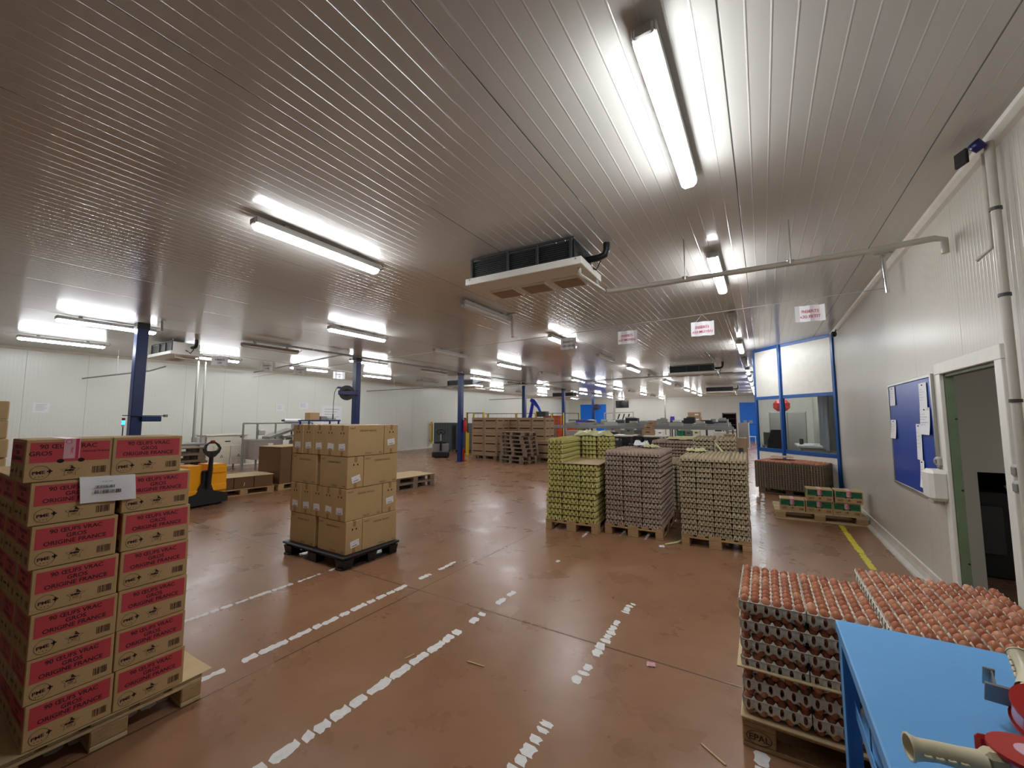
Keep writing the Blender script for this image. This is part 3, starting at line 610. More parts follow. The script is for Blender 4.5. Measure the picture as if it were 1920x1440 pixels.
SH = {0: (0, 0), 1: (-.01, -.008), 2: (-.012, -.012), 3: (-.02, -.015), 4: (-.035, -.02), 5: (-.05, -.03), 6: (-.076, -.082)}
for l in range(7):
    for c in range(2):
        depth = 4 if (c == 0 and l < 6) or l == 5 else (2 if l == 6 else 1)
        if l == 6: depth = 1
        for dd in range(depth):
            y = .51 + CW / 2 + c * (CW + .004) + SH[l][c] + (jig(l * 10 + c + dd * 3) if dd else 0); x = FX - CDp / 2 - dd * (CDp + .003) + jig(l + 5 * c, .004)
            if c == 0: lab = 'left column' if dd == 0 else 'left side, %s row back' % ORD[dd]
            else: lab = 'right column' if dd == 0 else 'right side, %s row back' % ORD[dd]
            m = ME_CL if (l == 6 and c == 0) else ME_C
            extra = ', open tape end up' if l == 6 and c == 0 else ''
            o = put('egg_carton', m, None, (x, y, Z0 + l * HL)); tag(o, 'red-banded egg carton, %s, %s' % ('topmost' if l == 6 else ('bottom' if l == 0 else ORD[l] + ' from the bottom'), lab), 'carton', 'red-banded egg cartons on the left pallet')
            if l == 6 and c == 0: tape_on(o, CW, CDp, CH)
# delivery sheet folded over the gap, stretch film on the left flank
t = thing('paper_sheet', 'white paper with two barcodes hanging over the front of the red-banded cartons', 'paper', (FX, .72, Z0 + 6 * HL)); b = MB(); n = 8
us = [-.105 + .21 * i / n for i in range(n + 1)]; rows = [(-.05, .003), (-.005, .004), (.008, -.002), (.012, -.06), (.014, -.125)]
vs = [(dx + .004 * math.sin(u * 30), u + (0 if i < 3 else (i - 2) * .004), dz - u * .04) for i, (dx, dz) in enumerate(rows) for u in us]
b.add(vs, [(j * (n + 1) + i, (j + 1) * (n + 1) + i, (j + 1) * (n + 1) + i + 1, j * (n + 1) + i + 1) for j in range(len(rows) - 1) for i in range(n)], M_WHITEP, True); b.obj('sheet', t)
b = MB(); o = Vector((.0185, -.105, -.125)); b.flat(shift(bars(.10, .018, 9, 26), .055, .045, 1, 1, R(-3)), o, Y, Z, M_INKK); b.flat(shift(bars(.075, .014, 4, 22), .055, .072, 1, 1, R(-3)), o, Y, Z, M_INKK); b.flat(shift(text('90 VRAC GROS', .006), .1, .1), o, Y, Z, M_INKK); b.obj('barcode', t)
b = MB(); r = random.Random(2); n, m_ = 16, 14; vs = []
for j in range(m_ + 1):
    for i in range(n + 1): vs.append((FX + .004 - 1.17 * i / n, .497 - r.uniform(0, .014) - .002 * j * 0, .16 + 1.05 * j / m_ + (.06 * math.sin(i * .8) if j == m_ else 0)))
b.add(vs, [(j * (n + 1) + i, j * (n + 1) + i + 1, (j + 1) * (n + 1) + i + 1, (j + 1) * (n + 1) + i) for j in range(m_) for i in range(n)], M_FILM, True); tag(b.obj('stretch_film'), 'wrinkled clear stretch film on the left flank of the red-banded cartons', 'stretch film')

# pile of flat brown cartons at the left edge
pallet((-6.15, .39, 0), 0, 'wooden pallet under the brown cartons at the left edge')
for l in range(10):
    b = MB(); h = .162; b.box((0, 0, h / 2), (1.0 + jig(l, .03), .72 + jig(l + 9, .03), h), M_KRAFT2, ch=.008); b.box((.505, 0, h * .93), (.005, .3, .004), M_WHITEP)
    o = b.obj('flat_carton', loc=(-6.15 + jig(l, .012), .39 + jig(l + 4, .02), .144 + l * .166)); tag(o, 'plain brown carton at the left picture edge, %s' % fromtop(l, 10), 'carton', 'brown cartons at the left edge')

# ================================================================== BIG BROWN CARTONS on the black pallet
plastic_pallet((-4.51, 3.30, 0), 0, 'black plastic pallet under the big brown cartons')
BL, BW_, BH = .505, .216, .352
def big_carton_mesh():
    """long axis x; long faces +-y, end faces +-x"""
    b = MB(); b.box((0, 0, BH / 2), (BL, BW_, BH), M_KRAFT2, ch=.004)
    for o, u in ((Vector((-BL / 2, -BW_ / 2, 0)), X), (Vector((BL / 2, BW_ / 2, 0)), -X)):
        b.flat(shift(text('HAUT', .028, bold=.01), .055, BH - .045), o, u, Z, M_INKB); b.flat(shift(text('ORIGINE FRANCE', .030, bold=.015), BL * .53, BH - .075), o, u, Z, M_INKB)
        b.flat(shift(text('FRAGILE', .026, bold=.01), BL * .55, .016), o, u, Z, M_INKB); b.flat(shift(text('BAS', .026, bold=.01), BL * .90, .016), o, u, Z, M_INKB)
    for o, u in ((Vector((BL / 2, -BW_ / 2, 0)), Y), (Vector((-BL / 2, BW_ / 2, 0)), -Y)):
        for a in (-.026, .026): b.flat(shift(disc2(.0095, 10, sy=1.25), BW_ / 2 + a, BH * .74), o, u, Z, M_BLK2, .001)
        b.rect(BW_ / 2 - .02, BH * .82, BW_ / 2 + .02, BH - .002, o, u, Z, M_TAPE, .0008); b.rect(BW_ / 2 - .02, .002, BW_ / 2 + .02, BH * .16, o, u, Z, M_TAPE, .0008)
    b.add([(-BL / 2, -.02, BH + .0008), (BL / 2, -.02, BH + .0008), (BL / 2, .02, BH + .0008), (-BL / 2, .02, BH + .0008)], [(0, 1, 2, 3)], M_TAPE)
    return b.mesh('big_carton')
ME_B = big_carton_mesh()
def ship_label(t, sgn, dy, z, rot):
    b = MB(); o = Vector((sgn * BL / 2, 0, z)); u = Y * sgn
    q = [(-.058, -.037), (.058, -.037), (.058, .037), (-.058, .037)]; b.flat(shift((q, [(0, 1, 2, 3)]), dy, 0, 1, 1, rot), o, u, Z, M_WHITEP, .0015)
    b.flat(shift(text('PEFC', .016), dy, .0, 1, 1, rot), o, u, Z, M_LGREY, .002); b.flat(shift(bars(.07, .012, 3), dy - .035, -.032, 1, 1, rot), o, u, Z, M_INKK, .002); b.flat(shift(disc2(.006, 8), dy + .04, .02), o, u, Z, M_PINK, .002)
    b.obj('shipping_label', t)
def big(x, y, l, rz, end, lab, rot=0, dy=0, lz=.11):
    o = put('big_carton', ME_B, None, (x, y, .151 + l * .357), rz); tag(o, lab, 'carton', 'big brown cartons on the black pallet')
    if end: ship_label(o, end, dy, lz, rot)
LAY = ['bottom', 'second', 'third', 'top']
for l in range(4):
    xr = -3.975 + (.012 if l in (0,) else 0) ; yf = 2.955
    if l in (0, 2):
        big(xr - BL / 2, yf + BW_ / 2, l, 0, 1, 'brown carton, %s layer, front right, showing its holed end at the corner' % LAY[l], R(12 if l == 2 else 8), .01, .10)
        big(xr - BL * 1.5 - .075, yf + BW_ / 2 + .005, l, 0, 0, 'brown carton, %s layer, front left, long side forward' % LAY[l])
        big(xr - BW_ / 2, yf + BW_ + .006 + BL / 2, l, R(90), 0, 'brown carton, %s layer, rear right, long side to the right' % LAY[l])
        big(xr - BW_ / 2 - 4 * .222, yf + BW_ + .006 + BL / 2, l, R(90), 0, 'brown carton, %s layer, rear left corner' % LAY[l])
    else:
        for k in range(5):
            big(xr - BW_ / 2 - k * .2185 + jig(k + l, .003), yf + BL / 2 + jig(k, .004), l, R(90), -1, 'brown carton, %s layer, end forward, %s from the right' % (LAY[l], ORD[k]), R((3, -6, 2, 4, -3)[k]), (0, .012, -.006, .004, .002)[k], .105)
        big(xr - BL / 2, yf + BL + .006 + BW_ / 2, l, 0, 1, 'brown carton, %s layer, rear right, labelled end to the right' % LAY[l], R(6), 0, .14)
        big(xr - BL * 1.5 - .06, yf + BL + .006 + BW_ / 2, l, 0, 0, 'brown carton, %s layer, rear left, behind the front row' % LAY[l])
pallet((-7.45, 7.15, 0), R(85), 'lower of two wooden pallets behind the big brown cartons', 'grey'); pallet((-7.45, 7.15, .145), R(86), 'upper wooden pallet behind the big brown cartons, board on top', 'grey')
b = MB(); b.box((0, 0, .004), (.82, 1.2, .008), M_SHEET); tag(b.obj('cardboard_sheet', loc=(-7.45, 7.15, .2905), rz=R(-4)), 'cardboard sheet on the two pallets behind the big cartons', 'cardboard sheet')

# ================================================================== EGG TRAYS
def tray_mesh(name, nx, ny, cx, cy, h, m, sub=4, flip=False, wall=False, inset=0, post=1.0):
    """pulp tray: flip = upside down with domes upwards and a flat rim; otherwise cups with posts between, optional rim wall with windows"""
    w, d = nx * cx, ny * cy; gx, gy = nx * sub, ny * sub; vs = []
    def c(t): return math.cos(2 * math.pi * t)
    for j in range(gy + 1):
        for i in range(gx + 1):
            u, v = i / sub, j / sub
            if flip:
                r = math.hypot((u % 1) - .5, (v % 1) - .5); z = .004 + (h - .006) * max(0, 1 - (r / .555) ** 2.2) ** .55
            else:
                a, e = c(u), c(v); p = max(0, (a + 1) / 2) * max(0, (e + 1) / 2); z = h * (.32 + .15 * (a + e)) + h * .46 * p ** 2 * post
            ww, dd = w - 2 * inset, d - 2 * inset
            vs.append((-ww / 2 + ww * i / gx, -dd / 2 + dd * j / gy, max(z, .001)))
    fs = []
    for j in range(gy):
        for i in range(gx):
            fs.append((j * (gx + 1) + i, j * (gx + 1) + i + 1, (j + 1) * (gx + 1) + i + 1, (j + 1) * (gx + 1) + i))
    b = MB(); b.add(vs, fs, m, True)
    if flip:
        lo = (sub // 2 - 1, sub // 2) if sub >= 6 else ()
        for idx, n_ in (([i for i in range(gx + 1)], gx), ([gy * (gx + 1) + i for i in range(gx + 1)], gx), ([j * (gx + 1) for j in range(gy + 1)], gy), ([j * (gx + 1) + gx for j in range(gy + 1)], gy)):
            for q in range(n_):
                if q % sub in lo: continue
                p, r_ = vs[idx[q]], vs[idx[q + 1]]; b.add([(p[0], p[1], .002), (r_[0], r_[1], .002), r_, p], [(0, 1, 2, 3)], m)
        for (x, y, dx, dy) in ((0, -d / 2 + .002, w, .009), (0, d / 2 - .002, w, .009), (-w / 2 + .002, 0, .009, d), (w / 2 - .002, 0, .009, d)): b.box((x, y, .004), (dx, dy, .007), m)
    elif wall:
        zt = h * .76
        for n, s, ax in ((nx, cx, 0), (ny, cy, 1)):
            for sg in (-1, 1):
                e = (d if ax == 0 else w) / 2 * sg; L = (w if ax == 0 else d); S = 12; K = n * S; v2 = []
                for q in range(K + 1):
                    t = q / S; mid = (1 - c(t)) / 2; zb = -.006 - .015 * mid; pk = zt + h * .32 * max(0, c(t)) ** 2
                    for k, zz in enumerate((pk, zt, zt - .006, zt * .72 + zb * .28, zt * .57 + zb * .43, zt * .42 + zb * .58, zt * .26 + zb * .74, zb)):
                        o = sg * ((0, .005, .002, .002 + .003 * mid, .002 + .004 * mid, .002 + .004 * mid, .001 + .003 * mid, -.003)[k]); p = -L / 2 + L * q / K; v2.append((p, e + o, zz) if ax == 0 else (e + o, p, zz))
                f2 = [(q * 8 + k, q * 8 + k + 1, (q + 1) * 8 + k + 1, (q + 1) * 8 + k) for q in range(K) for k in range(7) if not (k in (2, 3, 4, 5) and q % S in (4, 5, 6, 7))]
                for q in range(K):
                    for k in (2, 5):
                        if q % S in (4, 7): a_, b_, c_, d_ = q * 8 + k, q * 8 + k + 1, (q + 1) * 8 + k + 1, (q + 1) * 8 + k; f2.append({(4, 2): (a_, b_, d_), (7, 2): (d_, a_, c_), (4, 5): (a_, b_, c_), (7, 5): (b_, c_, d_)}[(q % S, k)])
                b.add(v2, f2, m, False)
    return b.mesh(name)
def egg_mesh(n=12, rings=8, m=M_EGG):
    b = MB(); pr = []
    for i in range(rings + 1):
        t = math.pi * i / rings; z = -math.cos(t) * .0315; r = math.sin(t) * .0234 * (1 - .12 * -math.cos(t)); pr.append((max(r, .0003), z))
    b.lathe(pr, m, n); return b.mesh('egg')
TR = {
 'fg': tray_mesh('egg_tray', 6, 5, .0472, .0560, .050, M_PULPG, 6, wall=True),
 'fg2': tray_mesh('egg_tray', 5, 6, .0566, .0464, .044, M_PULPG, 6, inset=.005),
 'B': tray_mesh('egg_tray', 5, 6, .0504, .0496, .068, M_PULPB, 8, flip=True), 'C': tray_mesh('egg_tray', 4, 6, .0484, .0496, .0665, M_PULPT, 8, flip=True),
 'A': tray_mesh('egg_tray', 4, 6, .0620, .0496, .078, M_PULPY, 8, flip=True), 'E': tray_mesh('egg_tray', 5, 6, .060, .0500, .062, M_PULPT, 6, flip=True), 'R': tray_mesh('egg_tray', 5, 6, .0500, .0500, .05, M_PULPD, 4, wall=True),
 'D': tray_mesh('egg_tray', 5, 6, .0570, .0520, .062, M_PULPB, 6, flip=True)}
TRLO = {'B': tray_mesh('egg_tray', 5, 6, .0504, .0496, .068, M_PULPB, 4, flip=True), 'C': tray_mesh('egg_tray', 4, 6, .0484, .0496, .0665, M_PULPT, 4, flip=True), 'A': tray_mesh('egg_tray', 4, 6, .0620, .0496, .078, M_PULPY, 4, flip=True), 'D': tray_mesh('egg_tray', 5, 6, .0570, .0520, .062, M_PULPB, 4, flip=True)}
TRAYS = []   # (kind, x, y, z, rz, label, group)
def T_(k, x, y, z, rz, lab, grp): TRAYS.append((k, x, y, z, rz, lab, grp))
EGG = egg_mesh(16, 10); EGGLO = egg_mesh(8, 6, M_EGGS)
# foreground pallet with full trays
EX0, EY0 = -.145, 2.50; PIT = .0465
FGP = pallet((EX0 - .012 + .6, EY0 + .4, 0), 0, 'wooden pallet with a stamped block under the foreground egg trays')
b = MB(); o = Vector((EX0 - .012, EY0, 0)); b.flat(shift(text('EPAL', .042, bold=.02), .0725, .044), o, X, Z, M_STAMP, .002); b.flat(ring2(.052, .056, 24, .0725, .058, .6), o, X, Z, M_STAMP, .002)
st = b.obj('block_stamp', FGP); st.location = -FGP.location
for z, lab in ((.144, 'lower cardboard sheet under the foreground egg trays'), (.3845, 'middle cardboard sheet between the layers of foreground egg trays')):
    b = MB(); b.box((EX0 + .575 - (.008 if z > .3 else 0), EY0 + .40, z + .004), (1.18, .84, .008), M_SHEET, ch=.002); tag(b.obj('cardboard_sheet'), lab, 'cardboard sheet')
ZL = [.152 + i * PIT for i in range(5)] + [.393 + i * PIT for i in range(7)]
# egg tray stacks rise in twelve layers; the two right columns carry a thirteenth tray
eggs_near = []; eggs_far = []
COLN = ['left column', 'second column', 'third column', 'right column']; ROWN2 = ['front', 'middle', 'back']
def tray_xy(c, r): return (EX0 + .1415 + c * .2865, (EY0 + .14 + r * .281) if c < 2 else 2.335 + .14 + r * .281)
def egg_pos(kind, x, y, z):
    nx, ny, cx, cy = (6, 5, .0472, .0560) if kind == 'fg' else (5, 6, .0566, .0464)
    return [(x + (i - (nx - 1) / 2) * cx, y + (j - (ny - 1) / 2) * cy, z + .0325, i, j, nx, ny) for j in range(ny) for i in range(nx)]
for c in range(4):
    for r in range(3):
        top = 12 if c >= 2 else (11 if r < 2 else 9)
        for l in range(top + 1):
            if l < 12: z = ZL[l]
            else: z = ZL[11] + PIT
            istop = l == top
            visible = istop or (c == 0) or (r == 0 and c < 2) or (c == 2 and l >= 11) or (c in (0, 1) and r == 2 and l >= 8)
            if not visible and not (l >= top - 1): continue
            x, y = tray_xy(c, r); x += 0 if istop else jig(c * 31 + r * 7 + l, .003)
            kind = 'fg' if (top - l) % 2 == 0 else 'fg2'
            T_(kind, x, y, z, 0, 'grey egg tray, %s, %s row, %s, foreground pallet' % (fromtop(l, top + 1), ROWN2[r], COLN[c]), 'egg trays on the foreground pallet')
            for e in egg_pos(kind, x, y, z):
                i, j, nx, ny = e[3:]
                if istop: eggs_near.append((e, c, r))
                elif l < top and ((c == 0 and i == 0) or (r == 0 and j == 0 and c < 2) or (r == 2 and j == ny - 1 and c == 0 and l > 6)): eggs_far.append(e[:3])
hidden = lambda c, r, j: c >= 2 and r == 0 and j < 1      # behind the blue table top
near = [q for q in eggs_near if not hidden(q[1], q[2], q[0][4])]
near.sort(key=lambda q: (Vector(q[0][:3]) - Vector((0, 0, 1.65))).length)
rest = [q[0][:3] for q in near[300:]] + [q[0][:3] for q in eggs_near if hidden(q[1], q[2], q[0][4])]
er = random.Random(11)
for (e, c, r) in near[:300]:
    x, y, z, i, j, nx, ny = e; o = bpy.data.objects.new('egg', EGG); COL.objects.link(o); o.location = (x + er.uniform(-.001, .001), y + er.uniform(-.001, .001), z + er.uniform(-.001, .002)); s = er.uniform(.94, 1.04); o.scale = (s, s, s)
    o.rotation_euler = (er.uniform(-.13, .13), er.uniform(-.13, .13), er.uniform(0, 3))
    tag(o, 'brown egg, %s from left, %s row, top tray, %s, %s' % (ORD[i], ORD[j], ROWN2[r], COLN[c]), 'egg', 'brown eggs in the top foreground trays')
b = MB(); me = EGGLO
ev = [tuple(v.co) for v in me.vertices]; ef = [tuple(p.vertices) for p in me.polygons]
for p in eggs_far + rest: b.add([(v[0] + p[0], v[1] + p[1], v[2] + p[2]) for v in ev], ef, M_EGGS, True)
tag(b.obj('eggs', kind='stuff'), 'brown eggs peeping from the lower foreground trays', 'eggs')

# stacks on the three pallets in the middle. each: rotation about front-left corner
def frame(x, y, rz):
    c, s = math.cos(rz), math.sin(rz); return lambda a, e: (x + a * c - e * s, y + a * s + e * c)
def stack(k, f, rz, cols, rows, wx, wy, zs, name, where, side=True, left=False, x0=0, y0=.0, cond=None):
    n = len(zs)
    for l, z in enumerate(zs):
        for r in range(rows):
            for c in range(cols):
                if not (r == 0 or (side and c == cols - 1) or (left and c == 0) or l == n - 1): continue
                if cond and not cond(c, r, l): continue
                x, y = f(x0 + (c + .5) * wx + jig(l * 3 + c * 5 + r, .003), y0 + (r + .5) * wy + jig(l + c * 2 + r * 3, .004))
                T_(k, x, y, z, rz, '%s, %s, column %s, %s' % (name, fromtop(l, n), ('%s from left' % ORD[c]) if r == 0 else '%s rightward, %s deep' % (ORD[c], ORD[r]), where), name + 's, ' + where)
def sheet(f, rz, x0, y0, w, d, z, label, th=.006):
    b = MB(); b.box((0, 0, th / 2), (w, d, th), M_SHEET); x, y = f(x0 + w / 2, y0 + d / 2); tag(b.obj('cardboard_sheet', loc=(x, y, z), rz=rz), label, 'cardboard sheet')
# B: beige stack
rB = R(2.5); fB = frame(-2.02, 5.86, rB); c = fB(.4, .6); pallet((*c, 0), rB + R(90), 'wooden pallet under the tall beige tray stack')
zB = [.146 + .0685 * i for i in range(5)] + [.497 + .0685 * i for i in range(5)] + [.848 + .0685 * i for i in range(5)]
sheet(fB, rB, 0, .01, .78, 1.2, .490, 'lower brown divider sheet in the tall beige stack'); sheet(fB, rB, 0, .01, .78, 1.2, .841, 'upper brown divider sheet in the tall beige stack')
stack('B', fB, rB, 3, 4, .262, .302, zB, 'beige egg tray', 'on the middle pallet', x0=.01)
# C: sand stack
rC = R(1.5); fC = frame(-.98, 5.86, rC); c = fC(.4, .6); pallet((*c, 0), rC + R(90), 'wooden pallet under the sand-coloured tray stack, nearest the office')
zC = [.146 + .067 * i for i in range(5)] + [.490 + .0670 * i for i in range(10)]
sheet(fC, rC, 0, .01, .80, 1.2, .483, 'brown divider sheet in the sand-coloured stack')
stack('C', fC, rC, 4, 4, .2, .302, zC, 'sand egg tray', 'on the right pallet', side=False)
# A: yellow-green stack with an L-shaped upper part
rA = R(6); fA = frame(-2.87, 5.64, rA); c = fA(.4, .6); pallet((*c, 0), rA + R(90), 'wooden pallet under the yellow-green tray stack')
zA = [.146 + .0835 * i for i in range(5)]; zA2 = [.573 + .0810 * i for i in range(5)]; zA3 = [.985 + .0730 * i for i in range(5)]
stack('A', fA, rA, 3, 4, .258, .302, zA, 'yellow-green egg tray', 'lower third, left stack')
sheet(fA, rA, -.01, 0, .80, 1.22, .566, 'lower brown divider sheet in the yellow-green stack')
stack('A', fA, rA, 3, 4, .258, .302, zA2, 'yellow-green egg tray', 'middle third, left stack', x0=.035)
sheet(fA, rA, .03, .0, .80, 1.22, .979, 'upper cardboard sheet, half bare, in the yellow-green stack')
for l, z in enumerate(zA3):
    for r in range(4):
        x, y = fA(.03 + .13 + jig(l + r, .003), (r + .5) * .302); T_('A', x, y, z, rA, 'yellow-green egg tray, %s, %s row, upper left arm of the left pile' % (fromtop(l, 5), ORD[r]), 'yellow-green egg trays in the upper left arm')
    for c_ in (1, 2):
        x, y = fA(.035 + .13 + c_ * .27, 3.5 * .302); T_('A', x, y, z, rA, 'yellow-green egg tray, %s, %s, upper back arm, left pile' % (fromtop(l, 5), ('left', 'right')[c_ - 1]), 'yellow-green egg trays in the upper back arm')
def crumple(name, loc, s, m, label, seed, rz=0, h=.05, cat='wrapping'):
    r = random.Random(seed); n = 9; vs = [(s[0] * (i / n - .5), s[1] * (j / n - .5), r.uniform(0, h) * (1 if 0 < i < n and 0 < j < n else .3) + .004) for j in range(n + 1) for i in range(n + 1)]
    b = MB(); b.add(vs, [(j * (n + 1) + i, j * (n + 1) + i + 1, (j + 1) * (n + 1) + i + 1, (j + 1) * (n + 1) + i) for j in range(n) for i in range(n)], m, False)
    b.add([(x, y, z - .003) for x, y, z in vs], [(j * (n + 1) + i, (j + 1) * (n + 1) + i, (j + 1) * (n + 1) + i + 1, j * (n + 1) + i + 1) for j in range(n) for i in range(n)], m, False)
    b.sm = [True] * len(b.f); return tag(b.obj(name, loc=loc, rz=rz), label, cat)
x, y = fA(.50, 1.06); crumple('plastic_wrap', (x, y, 1.352), (.66, .22), M_PALEG, 'crumpled pale yellow plastic wrap on the yellow-green stack', 3, rA, .1)
x, y = fB(.36, .95); crumple('plastic_wrap', (x, y, 1.194), (.24, .2), M_WHITEP, 'crumpled white paper on the tall beige stack', 5, .4, .11); x, y = fB(.52, .85); crumple('plastic_wrap', (x, y, 1.194), (.22, .16), M_PALEG, 'crumpled yellow wrap on the tall beige stack', 8, -.3, .06)
x, y = fC(.12, .95); crumple('plastic_wrap', (x, y, 1.16), (.25, .3), M_PALEG, 'crumpled pale wrap on the back of the sand-coloured stack', 12, .3, .05)
# stacks behind
rE = R(1.5); fE = frame(-1.02, 7.38, rE); c = fE(.38, .6); pallet((*c, 0), rE + R(90), 'wooden pallet behind the sand-coloured stack', 'grey')
stack('C', frame(-1.5, 7.3, rE), rE, 2, 3, .22, .302, [.146 + .067 * i for i in range(12)], 'sand egg tray', 'low stack between the tall ones', x0=.0); c = frame(-1.5, 7.3, rE)(.1, .6); pallet((c[0] - .2, c[1] - .0, 0), rE + R(90), 'wooden pallet showing between the two tall stacks', 'grey')
stack('E', fE, rE, 2, 3, .335, .302, [.146 + .0635 * i for i in range(19)], 'large sand egg tray', 'behind the right pallet', side=False, cond=lambda c, r, l: l > 12 or r == 0 and l > 9)
fD = frame(-1.98, 8.75, 0); pallet((-1.55, 9.3, 0), R(90), 'wooden pallet farther behind the beige stack', 'grey')
stack('D', fD, 0, 3, 3, .288, .315, [.146 + .063 * i for i in range(17)], 'brownish egg tray', 'farthest tray pallet', side=False, cond=lambda c, r, l: l > 8)
crumple('plastic_wrap', (-1.4, 9.2, 1.215), (.7, .5), M_PALEG, 'crumpled greenish wrap on the farthest tray stack', 14, 0, .08)
b = MB(); b.tube([(0, 0, 0), (.1, -.12, -.12), (.2, -.22, -.22)], .018, M_PALEG, 6); tag(b.obj('strap_end', loc=(-.66, 7.36, 1.25)), 'loose pale strap hanging between the two large tray columns', 'strap')
# egg pallet before the control room
pallet((.55, 11.15, 0), R(-18), 'wooden pallet under the egg trays in front of the control room', 'grey')
fR = frame(-.2, 10.78, R(-20)); rt = []
for l in range(12):
    for r in range(3):
        for c_ in range(5):
            if not (r == 0 or c_ in (0, 4) or l == 11): continue
            x, y = fR((c_ + .5) * .255, (r + .5) * .30); T_('R', x, y, .146 + l * .0475, R(-20), 'dark egg tray, %s, %s from left, %s row, by the control room' % (fromtop(l, 12), ORD[c_], ORD[r]), 'dark grey egg trays before the control room')
b = MB()
for r in range(3):
    for c_ in range(5):
        for i in range(5):
            for j in range(6):
                x, y = fR(c_ * .255 + (i + .5) * .05, r * .3 + (j + .5) * .05); b.add([(v[0] + x, v[1] + y, v[2] + .146 + 11 * .0475 + .03) for v in ev], ef, M_EGGS, True)
tag(b.obj('eggs', kind='stuff'), 'brown eggs in the top trays before the control room', 'eggs')
x, y = fR(.35, .6); crumple('cardboard_flap', (x, y, .775), (.45, .35), M_CART, 'small heap of brown pulp lying on the egg trays before the control room', 21, 0, .03, 'cardboard')
# write the trays out: the 300 nearest as individuals, the others as one object
CAMP = Vector((0, 0, 1.65))
pri = {'fg': 0, 'fg2': 0, 'B': 1, 'C': 1, 'A': 1, 'E': 2, 'D': 3, 'R': 4}
TRAYS.sort(key=lambda q: (Vector(q[1:4]) - CAMP).length)
for k, x, y, z, rz, lab, grp in TRAYS[:300]:
    o = bpy.data.objects.new('egg_tray', TR[k]); COL.objects.link(o); o.location = (x, y, z); o.rotation_euler = (0, 0, rz); tag(o, lab, 'egg tray', grp)
b = MB()
for k, x, y, z, rz, lab, grp in TRAYS[300:]:
    me = TRLO.get(k, TR[k]); M = Matrix.Translation((x, y, z)) @ Matrix.Rotation(rz, 4, 'Z'); b.add([v.co for v in me.vertices], [tuple(p.vertices) for p in me.polygons], me.materials[0], True, M)
if b.v: tag(b.obj('egg_trays', kind='stuff'), 'more egg trays in the stacks farther from the viewer', 'egg trays')

# ================================================================== BLUE TABLE AND TAPE GUNS (right foreground)
TZ = .90
t = thing('blue_table', 'light blue sheet-metal packing table in the right foreground', 'table', (.20, .55, 0)); W_, D_ = .98, 1.45
b = MB(); b.box((W_ / 2, D_ / 2, TZ - .022), (W_, D_, .044), M_BLUET, ch=.004); b.obj('table_top', t)
for x in (.03, W_ - .03):
    for y in (.03, D_ - .03):
        b = MB(); sx = 1 if x < .5 else -1; sy = 1 if y < .7 else -1
        b.box((x - sx * .022, y + sy * .008, .43), (.004, .06, .86), M_BLUET); b.box((x, y - sy * .022, .43), (.05, .004, .86), M_BLUET); b.box((x, y, .004), (.07, .07, .008), M_BLUET); b.obj('leg', t)
for z in (.16, .38, .60, .78):
    b = MB(); b.box((W_ / 2, D_ / 2, z), (W_ - .07, D_ - .07, .004), M_BLUET); b.box((.036, D_ / 2, z + .022), (.003, D_ - .07, .044), M_BLUET)
    for k in range(3):
        y = .25 + k * .45; b.prism([(0, 0), (.07, 0), (.05, .03), (.02, .07), (0, .12)], (.04, y, z), Y, Z, .004, M_BLUET)
    b.obj('shelf', t)
def tape_gun(loc, rz, label, tilt, sc):
    t = thing('tape_dispenser', label, 'tape dispenser', loc, rz); t.rotation_mode = 'YXZ'; t.rotation_euler = (tilt[0], tilt[1], rz); t.scale = (sc, sc, sc)
    b = MB(); b.tube([(0, 0, 0), (0, .015, .0), (0, .04, .003), (0, .07, 0), (0, .10, -.006)], [.021, .0165, .0155, .0165, .021], M_BEIGE, 16, cap=False); b.tube([(0, 0, 0), (0, .02, .0), (0, .09, 0)], [.0185, .0145, .013], M_BEIGE, 16, cap=False); b.lathe([(.0185, 0), (.0215, 0), (.0215, .003)], M_BEIGE, 16, Matrix.Rotation(R(-90), 4, 'X'))
    for k in range(4): b.tube([(.0, .014 + k * .016, -.0165), (0, .019 + k * .016, -.0185), (0, .024 + k * .016, -.0165)], .0035, M_BEIGE, 6)
    b.box((0, .112, -.004), (.052, .035, .03), M_BEIGE, ch=.008); b.obj('handle', t)
    b = MB(); prof = []
    for k in range(24):
        a = 2 * math.pi * k / 24; prof.append((.052 * math.cos(a) * (1.15 if math.cos(a) > 0 else 1), .048 * math.sin(a)))
    for sx in (-.03, .024): b.prism(prof, (sx + .006, 0.162, .0), Y, Z, .006, M_RED, True)
    b.box((0, 0.132, .032), (.056, .05, .012), M_RED, ch=.005); b.box((0, 0.192, -.028), (.05, .03, .01), M_RED, ch=.004); b.box((0, 0.122, .012), (.05, .012, .03), M_DRED); b.obj('frame', t)
    b = MB(); b.tube([(-.026, 0.162, 0), (.026, 0.162, 0)], .043, M_PINKW, 28); b.tube([(-.034, 0.162, 0), (.032, 0.162, 0)], .02, M_PINKW, 20); b.obj('tape_roll', t)
    b = MB(); b.box((0, 0.135, -.055), (.054, .006, .05), M_GREY); b.box((0, 0.115, -.062), (.05, .04, .003), M_GREY); b.box((0, 0.092, -.066), (.052, .004, .02), M_STEEL)
    b.obj('cutter', t)
tape_gun((.235, 1.24, TZ + .05), R(-78), 'red and beige tape dispenser lying at the bottom of the blue table', (R(0), R(-90)), 1.22)
tape_gun((.545, 1.655, TZ + .135), R(172), 'red and beige tape dispenser with pink roll at the right edge of the blue table', (R(-26), R(-90)), 1.05)

